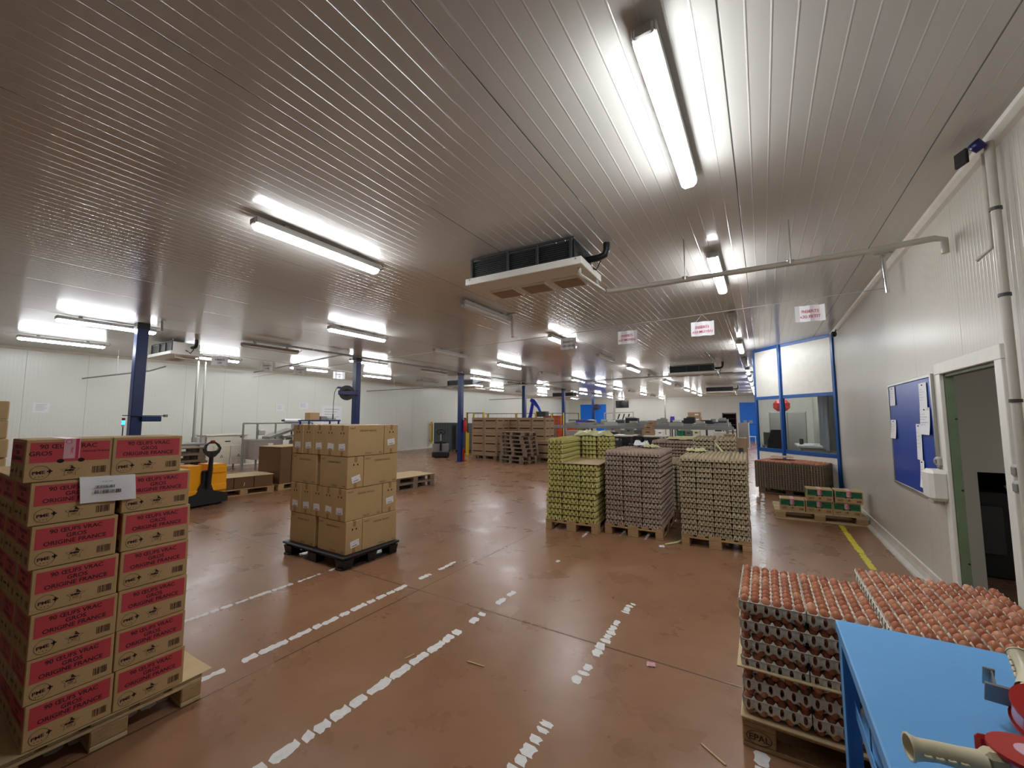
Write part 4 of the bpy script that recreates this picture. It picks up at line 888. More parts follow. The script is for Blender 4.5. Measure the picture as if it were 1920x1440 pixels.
# ================================================================== RIGHT WALL FITTINGS
def wall_r(name, y0, y1, z0, z1, d, m, parent, ch=.004, off=0): b = MB(); b.box((WR - d / 2 - off, (y0 + y1) / 2, (z0 + z1) / 2), (d, y1 - y0, z1 - z0), m, ch=ch); return b.obj(name, parent)
t = thing('notice_board', 'blue felt notice board with aluminium frame on the right wall', 'notice board', (0, 0, 0))
wall_r('felt', 5.24, 6.70, .91, 2.04, .015, M_BOARD, t)
b = MB()
for y in (5.225, 6.715): b.box((WR - .012, y, 1.475), (.024, .03, 1.19), M_GALV, ch=.003)
for z in (.895, 2.055): b.box((WR - .012, 5.97, z), (.024, 1.46, .03), M_GALV, ch=.003)
b.obj('frame', t)
for i, (y0, y1, z0, z1, w) in enumerate(((6.42, 6.64, 1.81, 2.03, 'top left corner'), (6.46, 6.68, 1.42, 1.64, 'left edge'), (5.34, 5.56, 1.74, 2.0, 'top right'), (5.30, 5.58, 1.50, 1.76, 'right side, below the top one'), (5.58, 5.74, 1.24, 1.60, 'centre right'), (5.58, 5.70, .97, 1.24, 'lower right'))):
    t = thing('paper_note', 'white paper pinned at the %s of the blue board' % w, 'paper', (0, 0, 0), 0, 'papers on the notice board')
    b = MB(); n = 4; x = WR - .018; vs = [(x - .004 - .012 * (k / n) ** 2 * (i % 2 + .3), y0 + (y1 - y0) * j + (.02 * (k / n) if i == 4 else 0), z1 + (z0 - z1) * k / n) for k in range(n + 1) for j in (0, 1)]
    b.add(vs, [(2 * k, 2 * k + 1, 2 * k + 3, 2 * k + 2) for k in range(n)], M_WHITEP); b.obj('sheet', t)
    b = MB(); o = Vector((x - .006, y1, z0))
    for k in range(5): b.rect(.03, (z1 - z0) * (.75 - .1 * k), (y1 - y0) * (.8 if k % 2 else .6), (z1 - z0) * (.75 - .1 * k) + .004, o, -Y, Z, M_LGREY, .008)
    b.obj('print', t)
    b = MB(); b.tube([(x - .004, (y0 + y1) / 2, z1 - .02), (x - .012, (y0 + y1) / 2, z1 - .02)], .006, M_BLACK, 8); b.obj('pin', t)
t = thing('soap_dispenser', 'white rounded dispenser on the wall at the lower corner of the notice board', 'dispenser', (0, 0, 0)); b = MB(); b.box((WR - .07, 5.10, 1.07), (.14, .22, .27), M_WHITE, ch=.03); b.obj('body', t)
b = MB(); b.box((WR - .08, 5.10, .925), (.08, .12, .03), M_LGREY, ch=.01); b.obj('spout', t)
t = thing('light_switch', 'grey light switch above the white dispenser', 'switch', (0, 0, 0)); wall_r('body', 5.10, 5.19, 1.23, 1.31, .05, M_LGREY, t, .012); wall_r('rocker', 5.12, 5.17, 1.25, 1.29, .01, M_GREY, t, .003, .05)
for z, w in ((1.33, 'upper'), (1.23, 'lower')):
    t = thing('light_switch', '%s grey switch at the right side of the doorway' % w, 'switch', (0, 0, 0)); wall_r('body', 3.72, 3.84, z - .04, z + .04, .05, M_LGREY, t, .012); wall_r('rocker', 3.76, 3.81, z - .025, z + .025, .01, M_GREY, t, .003, .05)

# green-banded cartons by the wall
pallet((.70, 8.64, 0), R(2), 'pale wooden pallet by the right wall under the green-banded cartons', 'pale')
GC = carton_mesh('egg_carton', .345, .29, .19, M_GREENB, TXT, True)
for i, (x, y, l, lab) in enumerate(((.355, 8.32, 0, 'bottom row left'), (.71, 8.33, 0, 'bottom row middle'), (1.06, 8.34, 0, 'bottom row right'), (.725, 8.31, 1, 'upper row left'), (1.09, 8.32, 1, 'upper row right'))):
    t = put('egg_carton', GC, None, (x, y + .06, .145 + l * .192), R(-90)); tag(t, 'green-banded egg carton, %s, on the pallet by the right wall' % lab, 'carton', 'green-banded egg cartons'); tape_on(t, .345, .29, .19)

# ================================================================== BLUE COLUMNS
CX = -10.05; COLS = [2.81, 7.68, 12.5, 17.5, 22.2, 27.2]
for k, y in enumerate(COLS):
    t = thing('column', 'blue painted steel column, %s' % ('nearest of the row' if k == 0 else ('farthest of the row' if k == 5 else ORD[k] + ' of the row from the viewer')), 'column', (CX, y, 0), 0, 'blue columns'); b = MB(); b.box((0, 0, 1.73), (.17, .17, 3.46), M_BLUE, ch=.008); b.obj('shaft', t)
    b = MB(); b.box((0, 0, 3.40), (.19, .19, .12), M_BLACK, ch=.006); b.obj('collar', t)
    b = MB(); b.box((0, 0, .008), (.3, .3, .016), M_BLUE); b.obj('base_plate', t)
t = thing('column_bracket', 'blue shelf bracket clamped to the nearest blue column', 'bracket', (CX, 2.81, 1.68)); b = MB(); b.box((.12, .1, .02), (.1, .6, .015), M_BLUE); b.box((.12, .2, -.04), (.08, .3, .1), M_BLUE, ch=.01); b.obj('shelf', t); b = MB(); b.box((.12, .42, .02), (.04, .06, .05), M_GREY); b.obj('clip', t)
def reel(loc, face, label, hose=True):
    t = thing('hose_reel', label, 'hose reel', loc, face); b = MB(); b.tube([(-.06, 0, 0), (.06, 0, 0)], .21, M_BLACK, 28); b.tube([(-.07, 0, 0), (.07, 0, 0)], .1, M_BLK2, 20); b.obj('drum', t)
    b = MB(); b.box((.075, 0, 0), (.02, .46, .12), M_NAVY, ch=.01); b.box((.03, .27, .0), (.1, .1, .16), M_NAVY, ch=.02); b.box((.06, -.2, .14), (.05, .12, .05), M_NAVY, ch=.01); b.obj('arm', t)
    if hose: b = MB(); b.tube([(.0, -.2, .17), (0, -.27, .13), (0, -.32, 0), (0, -.34, -.3), (0, -.34, -.62)], .009, M_BLACK, 6); b.tube([(0, -.34, -.62), (0, -.34, -.75)], .016, M_BLACK, 6); b.obj('hose', t)
reel((CX - .02, 7.38, 2.38), R(-35), 'navy and black hose reel on the second blue column'); reel((-9.75, 26.95, 2.45), R(-40), 'black hose reel on the farthest blue column', False)
t = thing('fire_extinguisher', 'red fire extinguisher hanging on the third blue column', 'fire extinguisher', (CX + .16, 12.58, 1.15)); b = MB(); b.lathe([(0, 0), (.07, 0), (.075, .03), (.075, .4), (.05, .46), (.02, .48)], M_RED, 16); b.obj('cylinder', t)
b = MB(); b.box((0, 0, .51), (.05, .12, .05), M_BLACK, ch=.01); b.tube([(0, .05, .5), (.06, .09, .4), (.06, .09, .1)], .01, M_BLACK, 6); b.obj('valve', t)
b = MB(); b.box((CX + .11, 12.56, .25), (.03, .1, .5), M_RED, ch=.005); tag(b.obj('column_guard'), 'red guard strip at the foot of the third blue column', 'guard')
def post(x, y, h, r, label, m=M_GALV):
    t = thing('steel_post', label, 'post', (x, y, 0)); b = MB(); b.tube([(0, 0, .01), (0, 0, h)], r, m, 10); b.obj('shaft', t); b = MB(); b.box((0, 0, .006), (.16, .16, .012), m); b.obj('base_plate', t)
post(-13.96, 5.22, CEIL, .035, 'galvanised post left of the cream machine'); post(-13.85, 5.36, CEIL, .02, 'thinner galvanised post right beside the thicker one'); post(-9.3, 29.5, CEIL, .09, 'pale grey post left of the dark wall screen', M_LGREY); post(-6.0, 31.0, CEIL, .05, 'thin grey post before the far wall, right of the screen')

# ================================================================== LEFT SIDE
def pbox(name, c, d, m, t, rz=0, ch=.006): b = MB(); b.box(c, d, m, rz=rz, ch=ch); return b.obj(name, t)
t = thing('pallet_truck', 'yellow electric pallet truck with black tiller beside the red-banded cartons', 'pallet truck', (-9.15, 3.62, 0), R(8))
b = MB(); b.prism([(-.34, .21), (.34, .21), (.36, .3), (.35, .74), (.3, .77), (.06, .77), (.06, .60), (-.1, .60), (-.1, .77), (-.32, .77), (-.35, .72)], (.12, 0, 0), Y, Z, .42, M_YEL); b.box((.13, .21, .66), (.03, .26, .12), M_YEL, ch=.01); b.box((.14, .2, .33), (.05, .3, .14), M_YEL, ch=.02); b.box((.14, -.22, .27), (.05, .24, .1), M_YEL, ch=.02); b.obj('body', t)
b = MB(); b.prism([(-.37, .04), (.37, .04), (.37, .2), (.1, .28), (.04, .44), (-.1, .44), (-.2, .26), (-.37, .2)], (.17, 0, 0), Y, Z, .48, M_BLACK); b.box((.14, -.05, .5), (.06, .12, .35), M_BLACK, ch=.02); b.obj('chassis', t)
b = MB(); b.tube([(.16, .0, .33), (.2, 0, .7), (.22, 0, 1.02)], [.05, .04, .035], M_BLACK, 8); b.prism([(-.05, .92), (.05, .92), (.13, 1.0), (.16, 1.08), (.12, 1.15), (.07, 1.17), (.12, 1.09), (.09, 1.04), (0, 1.03), (-.09, 1.04), (-.12, 1.09), (-.07, 1.17), (-.12, 1.15), (-.16, 1.08), (-.13, 1.0)], (.24, 0, 0), Y, Z, .04, M_BLACK); b.tube([(.22, -.12, 1.14), (.22, -.05, 1.19), (.22, .05, 1.19), (.22, .12, 1.14)], .018, M_BLACK, 8); b.obj('tiller', t)
pbox('button', (.23, 0, 1.21), (.05, .08, .05), M_DRED, t, ch=.015)
for y in (-.2, .2): pbox('fork', (-.85, y, .08), (1.3, .16, .06), M_BLACK, t)
for y in (-.28, .28): b = MB(); b.tube([(.05, y - .03, .06), (.05, y + .03, .06)], .06, M_RUBBER, 12); b.obj('wheel', t)
for i in range(7): pallet((-10.9 + jig(i, .03), 3.62 + jig(i + 3, .04), .0 if i == 0 else i * .146), R(90) + R(jig(i, 3)), 'wooden pallet in the pile behind the yellow truck, %s' % fromtop(i, 7), 'grey', 'pallets piled behind the yellow truck')
def flat_pile(x, y, rz, L, W, h, n, lab, z=.146):
    for k in range(n):
        b = MB(); w = L / n; b.box((0, 0, h / 2), (w - .012, W, h), M_DKRAFT, ch=.006); 
        if k % 2 or n < 3: b.tube([(0, -W / 2 - .004, h * .2), (.01, -W / 2 - .006, h * .5)], .006, M_WHITEP, 5)
        a = (k + .5) * w - L / 2; tag(b.obj('board_bundle', loc=(x + a * math.cos(rz), y + a * math.sin(rz), z), rz=rz), 'bundle of brown flat boards, %s from the left, %s' % (ORD[k], lab), 'board bundle', 'brown board bundles ' + lab)
    b = MB(); b.box((0, 0, .004), (L + .02, W + .02, .008), M_SHEET); tag(b.obj('cardboard_sheet', loc=(x, y, z + h), rz=rz), 'pale cardboard sheet on the board bundles, ' + lab, 'cardboard sheet')
pallet((-9.98, 4.62, 0), R(82), 'wooden pallet under the low brown bundles', 'std'); flat_pile(-9.98, 4.62, R(82), 1.15, .76, .245, 3, 'low pile right of the yellow truck')
pallet((-9.98, 5.80, 0), R(97), 'wooden pallet under the tall brown bundles', 'std'); flat_pile(-9.98, 5.80, R(97), 1.15, .78, .84, 4, 'tall pile behind the big brown cartons')
# cream cabinet machine
t = thing('packing_machine', 'cream cabinet machine with two doors and warning triangles by the left wall', 'machine', (-15.0, 6.4, 0)); pbox('body', (0, 0, .66), (.75, 1.15, .9), M_CREAM, t); pbox('lid', (0, 0, 1.125), (.8, 1.2, .03), M_WHITE, t)
for y in (-.16, .33):
    d = pbox('door', (.385, y, .49), (.02, .47, .6), M_CREAM, t); b = MB(); b.flat(([(0, 0), (.1, 0), (.05, .09), (.018, .01), (.082, .01), (.05, .068)], [(0, 1, 4, 3), (1, 2, 5, 4), (2, 0, 3, 5)]), (.396, y - .05, .42), Y, Z, M_INKK); b.flat(shift(text('!', .06, bold=.02), .05, .014), (.396, y - .05, .42), Y, Z, M_INKK); b.obj('warning_triangle', d)
pbox('side_box', (.1, -.7, .85), (.4, .22, .45), M_LGREY, t); pbox('name_plate', (.378, .0, .92), (.006, .16, .035), M_BLACK, t); pbox('control', (.38, .42, 1.05), (.02, .12, .05), M_DGREY, t)
for x in (-.3, .3):
    for y in (-.5, .5): b = MB(); b.tube([(x, y, 0), (x, y, .2)], .025, M_GREY, 8); b.obj('foot', t)
t = thing('conveyor_machine', 'grey machine with tubular steel frame beside the cream cabinet machine', 'machine', (-14.0, 7.5, 0)); pbox('body', (.0, -.35, .67), (.8, .9, .62), M_MAUVE, t); pbox('name_plate', (.405, -.3, .82), (.008, .16, .06), M_WHITE, t)
b = MB()
for y in (-1.0, -.58, .0, .55): b.tube([(.1, y, 0), (.1, y, 1.5)], .03, M_GREY, 8)
b.tube([(.1, -1.0, 1.5), (.1, 1.3, 1.5)], .028, M_GREY, 8); b.tube([(.1, 1.3, 0), (.1, 1.3, 1.5)], .03, M_GREY, 8); b.obj('frame', t)
b = MB(); b.prism([(-.3, .98), (.5, 1.25), (.5, 1.32), (-.3, 1.06)], (.35, 0, 0), Y, Z, .5, M_STEEL); b.box((.1, .35, 1.05), (.5, .5, .1), M_STEEL, ch=.02); b.box((.1, -.45, 1.2), (.16, .2, .18), M_LGREY, ch=.03); b.obj('feed_table', t)
pbox('control_box', (.3, .62, 1.35), (.25, .3, .28), M_LGREY, t); pbox('screen', (.43, .62, 1.39), (.01, .16, .13), M_SCREEN, t)
for i in range(4): b = MB(); b.tube([(.0, .1 + i * .28, .95), (.5, .1 + i * .28, .98)], .035, M_STEEL, 8); b.obj('roller', t)
pbox('cabinet', (.2, .8, .45), (.5, .5, .9), M_CREAM, t)
t = thing('film_roll', 'white film roll lying on the steel frame of the grey machine', 'film roll', (-13.9, 8.05, 1.585)); b = MB(); b.tube([(0, -.28, 0), (0, .28, 0)], .055, M_WHITEP, 16); b.obj('roll', t); b = MB(); b.tube([(0, -.36, 0), (0, -.28, 0)], .03, M_BLACK, 10); b.obj('core', t)
t = thing('blue_rack', 'dark blue steel rack behind the big brown cartons', 'rack', (-13.0, 8.5, 0)); pbox('top', (0, 0, 1.58), (.6, 1.2, .05), M_BLUE, t)
for x in (-.25, .25):
    for y in (-.55, .55): pbox('leg', (x, y, .78), (.05, .05, 1.56), M_BLUE, t)
pbox('lower_shelf', (0, 0, 1.3), (.6, 1.2, .04), M_BLUE, t)
for i, (y, w, h, m, lab) in enumerate(((-.32, .34, .24, M_KRAFT, 'kraft box'), (.02, .22, .12, M_GREY, 'grey box'), (.33, .28, .07, M_LGREY, 'flat grey box'))):
    b = MB(); b.box((0, 0, h / 2), (.3, w, h), m, ch=.004); b.box((0, 0, h + .0008), (.3, .03, .0016), M_TAPE); tag(b.obj('box', loc=(-12.95, 8.5 + y, 1.606)), '%s on the dark blue rack' % lab, 'box', 'boxes on the blue rack')
t = thing('signal_light', 'small beacon lit blue on a thin pole by the nearest column', 'signal light', (-13.0, 3.43, 0)); b = MB(); b.tube([(0, 0, 0), (0, 0, 1.45)], .012, M_DGREY, 6); b.obj('pole', t)
b = MB(); b.tube([(0, 0, 1.45), (0, 0, 1.5)], .03, M_LGREY, 10); b.obj('base', t); b = MB(); b.tube([(0, 0, 1.5), (0, 0, 1.6)], .032, M_BEACON, 12); b.obj('lens', t); b = MB(); b.tube([(0, 0, 1.6), (0, 0, 1.66)], .032, M_DRED, 12); b.obj('cap', t)
t = thing('low_table', 'low grey bench behind the red-banded cartons under the signal light', 'bench', (-13.4, 4.2, 0)); pbox('top', (0, 0, .95), (.7, 1.9, .06), M_GREY, t)
for y in (-.85, .85): pbox('leg', (0, y, .46), (.5, .06, .92), M_DGREY, t)
for i, (y0, y1, z0, z1) in enumerate(((2.45, 2.74, 1.80, 2.05), (9.5, 9.9, 2.05, 2.3), (10.5, 11.5, 1.3, 2.2), (8.6, 8.9, 1.95, 2.2))):
    t = thing('wall_notice', 'pale paper on the left wall, %s' % ('left of the nearest column', 'above the film roll', 'large sheet beside the second column', 'small sheet left of the large one')[i], 'notice', (0, 0, 0)); b = MB(); b.box((WL + .006, (y0 + y1) / 2, (z0 + z1) / 2), (.006, y1 - y0, z1 - z0), M_WHITEP); b.obj('sheet', t)
    b = MB()
    for k in range(6): b.rect((y1 - y0) * .15, (z1 - z0) * (.82 - k * .12), (y1 - y0) * (.85 - .1 * (k % 3)), (z1 - z0) * (.84 - k * .12) + .003, (WL + .0095, y0, z0), Y, Z, M_LGREY, .001)
    b.obj('print', t)

# ================================================================== MIDDLE DISTANCE
t = thing('pallet_truck', 'black and grey pedestrian pallet truck left of the third blue column', 'pallet truck', (-11.75, 13.3, 0), R(42)); pbox('body', (0, 0, .34), (.7, .34, .5), M_GREY, t, ch=.03); pbox('battery_cover', (-.02, .05, .62), (.5, .3, .12), M_BLACK, t, ch=.03); pbox('chassis', (0, -.14, .14), (.72, .2, .22), M_BLACK, t, ch=.03)
b = MB(); b.tube([(0, -.2, .3), (0, -.24, .72)], .045, M_BLACK, 8); b.tube([(0, -.24, .7), (0, -.26, 1.0)], .03, M_LGREY, 8); b.tube([(.17 * math.cos(a), -.26 + .0 * a, 1.08 + .1 * math.sin(a)) for a in [2 * math.pi * k / 16 for k in range(17)]], .022, M_BLACK, 6); b.box((0, -.26, 1.06), (.1, .06, .08), M_BLACK, ch=.02); b.obj('tiller', t)
for x in (-.2, .2): pbox('fork', (x, .75, .07), (.16, 1.2, .06), M_GREY, t)
for x in (-.2, .2): b = MB(); b.tube([(x - .04, -.15, .08), (x + .04, -.15, .08)], .08, M_RUBBER, 12); b.obj('wheel', t)
for i, (x, y, h, w) in enumerate(((-13.5, 15.85, 1.3, 1.15), (-12.35, 15.95, 1.28, .78))):
    pallet((x, y, 0), 0, 'wooden pallet under the grey boards, %s' % ('left', 'right')[i], 'grey'); b = MB()
    b.box((0, 0, h / 2), (w, .9, h), M_GBOARD, ch=.01)
    for k in range(7): b.box((-w / 2 + w * (k + .5) / 7, -.452, h / 2), (.006, .004, h - .02), M_BLK2)
    tag(b.obj('board_stack', loc=(x, y, .146)), 'tall stack of dark grey-green plastic boards, %s of two' % ('left', 'right')[i], 'board stack')
t = thing('wall_guard', 'yellow and black guard tube on the left wall beyond the boards', 'guard', (WL + .12, 17.2, 0)); b = MB(); b.tube([(0, 0, .25), (0, 0, 1.47)], .06, M_YELP, 10); b.obj('tube', t); b = MB(); b.box((.06, 0, .86), (.02, .04, 1.0), M_BLACK); b.obj('stripe', t); b = MB(); b.box((-.07, 0, .4), (.1, .05, .05), M_GREY); b.box((-.07, 0, 1.3), (.1, .05, .05), M_GREY); b.obj('mount', t)
def guard(pts, z1, label, mesh_=True):
    t = thing('safety_fence', label, 'fence', (pts[0][0], pts[0][1], 0)); o = Vector((pts[0][0], pts[0][1], 0))
    for i, p in enumerate(pts): b = MB(); q = Vector((p[0], p[1], 0)) - o; b.box((q.x, q.y, z1 / 2), (.06, .06, z1), M_YELP, ch=.004); b.box((q.x, q.y, .006), (.14, .14, .012), M_YELP); b.obj('post', t)
    for a, c in zip(pts, pts[1:]):
        A = Vector((a[0], a[1], 0)) - o; C = Vector((c[0], c[1], 0)) - o; b = MB(); b.tube([A + Z * (z1 - .03), C + Z * (z1 - .03)], .018, M_BLACK, 6); b.tube([A + Z * .15, C + Z * .15], .018, M_BLACK, 6); L = (C - A).length; u = (C - A) / L
        for s in (.05, L - .05): b.tube([A + u * s + Z * .15, A + u * s + Z * (z1 - .03)], .018, M_BLACK, 6)
        k = int(L / .3)
        for i in range(1, k): b.tube([A + u * (L * i / k) + Z * .15, A + u * (L * i / k) + Z * (z1 - .03)], .0025, M_BLACK, 3, cap=False)
        b.obj('mesh_panel', t)
guard([(-12.0, 15.4), (-11.0, 15.4)], 1.95, 'yellow and black guard frame beside the grey boards'); b = MB(); b.tube([(0, 0, 0), (0, 0, 1.0)], .07, M_YELP, 12); tag(b.obj('bollard', loc=(-11.55, 14.9, 0)), 'yellow bollard behind the third blue column', 'bollard')
guard([(-15.3, 20.3), (-14.2, 20.3), (-12.2, 20.3), (-10.9, 20.3), (-9.9, 20.3), (-9.2, 20.3), (-8.7, 21.3)], 1.98, 'long yellow-posted safety fence behind the carton stacks')
def carton_stack(x, y, rz, nx, ny, nl, w, d, h, z0, lab, grp, m=M_CART):
    me = {}
    for l in range(nl):
        for i in range(nx):
            for j in range(ny):
                if 0 < l < nl - 1 and j > 0 and i not in (0, nx - 1): continue
                k = 'cs%s%s%s' % (w, d, h)
                if k not in me:
                    b = MB(); b.box((0, 0, h / 2), (w - .008, d - .008, h - .004), m, ch=.006); b.box((0, -d / 2 + .003, h * .58), (w * .74, .006, h * .14), M_BLK2); b.box((w * .43, -d / 2 + .002, h * .5), (.01, .006, h * .6), M_INKB); b.box((w / 2 - .003, 0, h * .58), (.006, d * .7, h * .12), M_BLK2); me[k] = b.mesh('carton')
                a, e = (i - (nx - 1) / 2) * w + jig(l * 5 + i, .003), (j - (ny - 1) / 2) * d + jig(l + i * 3 + j, .003); c, s = math.cos(rz), math.sin(rz)
                tag(put('carton', me[k], None, (x + a * c - e * s, y + a * s + e * c, z0 + l * h), rz), 'slotted carton, %s, %s from left, %s row, %s' % (fromtop(l, nl), ORD[i], ORD[j], lab), 'carton', grp)
pallet((-9.72, 14.1, 0), R(-3), 'wooden pallet under the left slotted carton stack', 'grey'); carton_stack(-9.72, 14.1, R(-3), 2, 2, 5, .66, .44, .31, .146, 'left slotted stack', 'slotted cartons in the left stack')
pallet((-8.35, 15.0, 0), R(2), 'wooden pallet under the right slotted carton stack', 'grey'); carton_stack(-8.35, 15.0, R(2), 3, 2, 5, .62, .44, .31, .146, 'right slotted stack', 'slotted cartons in the right stack')
pallet((-6.95, 14.5, 0), 0, 'wooden pallet under the low slotted cartons', 'grey'); carton_stack(-6.95, 14.5, 0, 2, 2, 2, .6, .42, .32, .146, 'low stack right of the piled pallets', 'slotted cartons in the low stack')
for i in range(8): pallet((-7.85 + jig(i, .04), 13.25 + jig(i + 5, .03), i * .146), R(-12 + jig(i, 4) * 1), 'weathered pallet in the tall pile before the slotted cartons, %s' % fromtop(i, 8), 'grey', 'pallets in the tall pile')

# ================================================================== FAR HALF OF THE HALL
for x, y, n, lab in ((-12.2, 24.5, 7, 'left column'), (-11.55, 24.6, 7, 'second column'), (-10.6, 24.7, 4, 'right low column')):
    for i in range(n):
        b = MB(); b.box((0, 0, .02), (.58, .4, .03), M_ORANGE)
        for sx, sy, dx, dy in ((0, -.2, .6, .02), (0, .2, .6, .02), (-.29, 0, .02, .4), (.29, 0, .02, .4)): b.box((sx, sy, .13), (dx, dy, .25), M_ORANGE, ch=.004)
        b.box((0, -.212, .2), (.14, .006, .04), M_DRED); b.box((0, 0, .25), (.62, .42, .02), M_ORANGE)
        tag(b.obj('plastic_crate', loc=(x, y, .02 + i * .262)), 'orange plastic crate, %s, %s' % (fromtop(i, n), lab), 'crate', 'orange plastic crates behind the fence')
M_ROBOT = mat('robot_blue', (36, 62, 196), .35)
t = thing('robot_arm', 'blue palletising robot arm behind the fourth column', 'robot', (-13.6, 24.2, 0)); pbox('base', (0, 0, .3), (.9, .9, .6), M_NAVY, t); b = MB(); b.tube([(0, 0, .6), (0, 0, 1.3)], [.32, .26], M_BLUE, 16); b.obj('turret', t)
b = MB(); b.tube([(0, 0, 1.3), (.25, -.1, 1.9), (.5, -.2, 2.8)], [.16, .12, .10], M_ROBOT, 12); b.obj('lower_arm', t); b = MB(); b.tube([(.35, -.2, 2.9), (.55, -.2, 2.8), (.95, -.3, 2.4), (1.1, -.3, 2.1)], [.13, .16, .09, .07], M_ROBOT, 12); b.obj('upper_arm', t); pbox('gripper', (1.25, -.3, 1.95), (.7, .5, .35), M_DGREY, t)
def cab(name, x, y, w, d, h, m, lab, cat, win=None, z0=0):
    t = thing(name, lab, cat, (x, y, z0)); pbox('body', (0, 0, h / 2), (w, d, h), m, t, ch=.01)
    if win: pbox('panel', (win[0], -d / 2 - .005, win[1]), (win[2], .012, win[3]), M_DGREY, t)
    return t
cab('control_cabinet', -10.3, 25.3, 1.25, .8, 1.6, M_OLIVE, 'olive grey control cabinet right of the fifth column', 'cabinet', (-.1, 1.15, .5, .4)); cab('control_cabinet', -9.4, 25.1, .35, .7, 1.58, M_CREAM, 'cream cabinet side beside the olive one', 'cabinet')
cab('dark_machine', -11.6, 22.2, 1.8, .8, .8, M_DGREY, 'dark low machine inside the safety fence', 'machine', (0, .5, .9, .3))
def bench(name, x0, x1, y, z, d, label, mt, ml, cat='table', n=2):
    t = thing(name, label, cat, ((x0 + x1) / 2, y, 0)); w = x1 - x0; pbox('top', (0, 0, z - .025), (w, d, .05), mt, t)
    for i in range(n):
        x = -w / 2 + .06 + (w - .12) * i / (n - 1); b = MB()
        for yy in (-d / 2 + .06, d / 2 - .06): b.box((x, yy, (z - .05) / 2), (.05, .05, z - .05), ml)
        b.box((x, 0, .12), (.05, d - .12, .04), ml); b.obj('leg_frame', t)
    return t
bench('work_table', -4.45, -3.75, 14.2, 1.10, .7, 'leftmost white-topped table behind the tray stacks', M_WHITE, M_DGREY); bench('work_table', -3.4, -2.7, 14.2, 1.10, .7, 'middle white-topped table behind the tray stacks', M_WHITE, M_DGREY); bench('work_table', -2.38, -1.7, 14.2, 1.10, .7, 'rightmost white-topped table behind the tray stacks', M_WHITE, M_DGREY)
def conveyor(x0, x1, y, z, label, r=3):
    t = thing('conveyor', label, 'conveyor', ((x0 + x1) / 2, y, 0)); w = x1 - x0; pbox('belt', (0, 0, z - .02), (w, .5, .03), M_DGREY, t)
    for s in (-.27, .27): pbox('side_rail', (0, s, z), (w, .03, .14), M_GREY, t)
    n = max(2, int(w / 1.6))
    for i in range(n): x = -w / 2 + .2 + (w - .4) * i / (n - 1); b = MB(); b.box((x, -.24, (z - .06) / 2), (.06, .06, z - .06), M_GREY); b.box((x, .24, (z - .06) / 2), (.06, .06, z - .06), M_GREY); b.box((x, 0, .3), (.04, .45, .04), M_GREY); b.obj('support', t)
conveyor(-9.0, -1.0, 18.2, 1.28, 'long grey conveyor crossing the hall behind the work tables'); conveyor(-8.6, -1.2, 20.6, 1.34, 'second long grey conveyor farther back'); conveyor(-7.8, -1.4, 23.5, 1.4, 'third grey conveyor near the far wall')
for i, x in enumerate((-7.8, -6.9, -5.9, -4.9, -4.1, -3.1, -2.2, -1.4)):
    t = thing('sorting_head', 'small steel unit on the nearest long conveyor, %s from the left' % ORD[i], 'machine', (x, 18.2, 1.29), 0, 'steel units on the conveyor'); pbox('body', (0, 0, .1), (.5, .4, .14 + .03 * (i % 3)), (M_STEEL, M_GREY, M_LGREY)[i % 3], t); pbox('cover', (.05, -.05, .22 + .02 * (i % 3)), (.3, .3, .08), (M_LGREY, M_DGREY, M_WHITE)[i % 3], t)
for i, x in enumerate((-6.6, -5.2, -3.6, -2.4)):
    t = thing('drive_box', 'dark machine below the conveyor, %s from the left' % ORD[i], 'machine', (x, 17.2, 0), 0, 'dark machines below the conveyor'); pbox('body', (0, 0, .5), (.9, .7, .8), (M_DGREY, M_BLACK, M_GREY, M_DGREY)[i], t); pbox('foot', (0, 0, .05), (.7, .5, .1), M_BLACK, t)
mr = random.Random(44)
for row, (y, z0) in enumerate(((16.0, 0), (19.3, 0), (20.6, 1.42))):
    for i in range(11):
        x = -8.3 + i * .68 + mr.uniform(-.1, .1)
        if row == 0 and (x < -5.2 or x > -1.6): continue
        t = thing('machine_module', 'small sorting machine unit, %s from the left, %s' % (ORD[i], ('in front of the first conveyor', 'between the two conveyors', 'on the second conveyor')[row]), 'machine', (x, y, z0), 0, 'sorting machine units')
        h = mr.uniform(.75, 1.15) if z0 == 0 else mr.uniform(.1, .28); w = mr.uniform(.35, .6); m1 = mr.choice((M_GREY, M_DGREY, M_BLACK, M_STEEL)); pbox('body', (0, 0, h / 2), (w, .4, h), m1, t); pbox('cover', (mr.uniform(-.1, .1), 0, h + .03), (w * mr.uniform(.4, .9), .3, .06), mr.choice((M_LGREY, M_WHITE, M_STEEL, M_DGREY)), t)
        if z0 == 0: pbox('tray', (0, -.24, h * .7), (w * .8, .12, .03), mr.choice((M_LGREY, M_WHITE, M_GREY)), t)
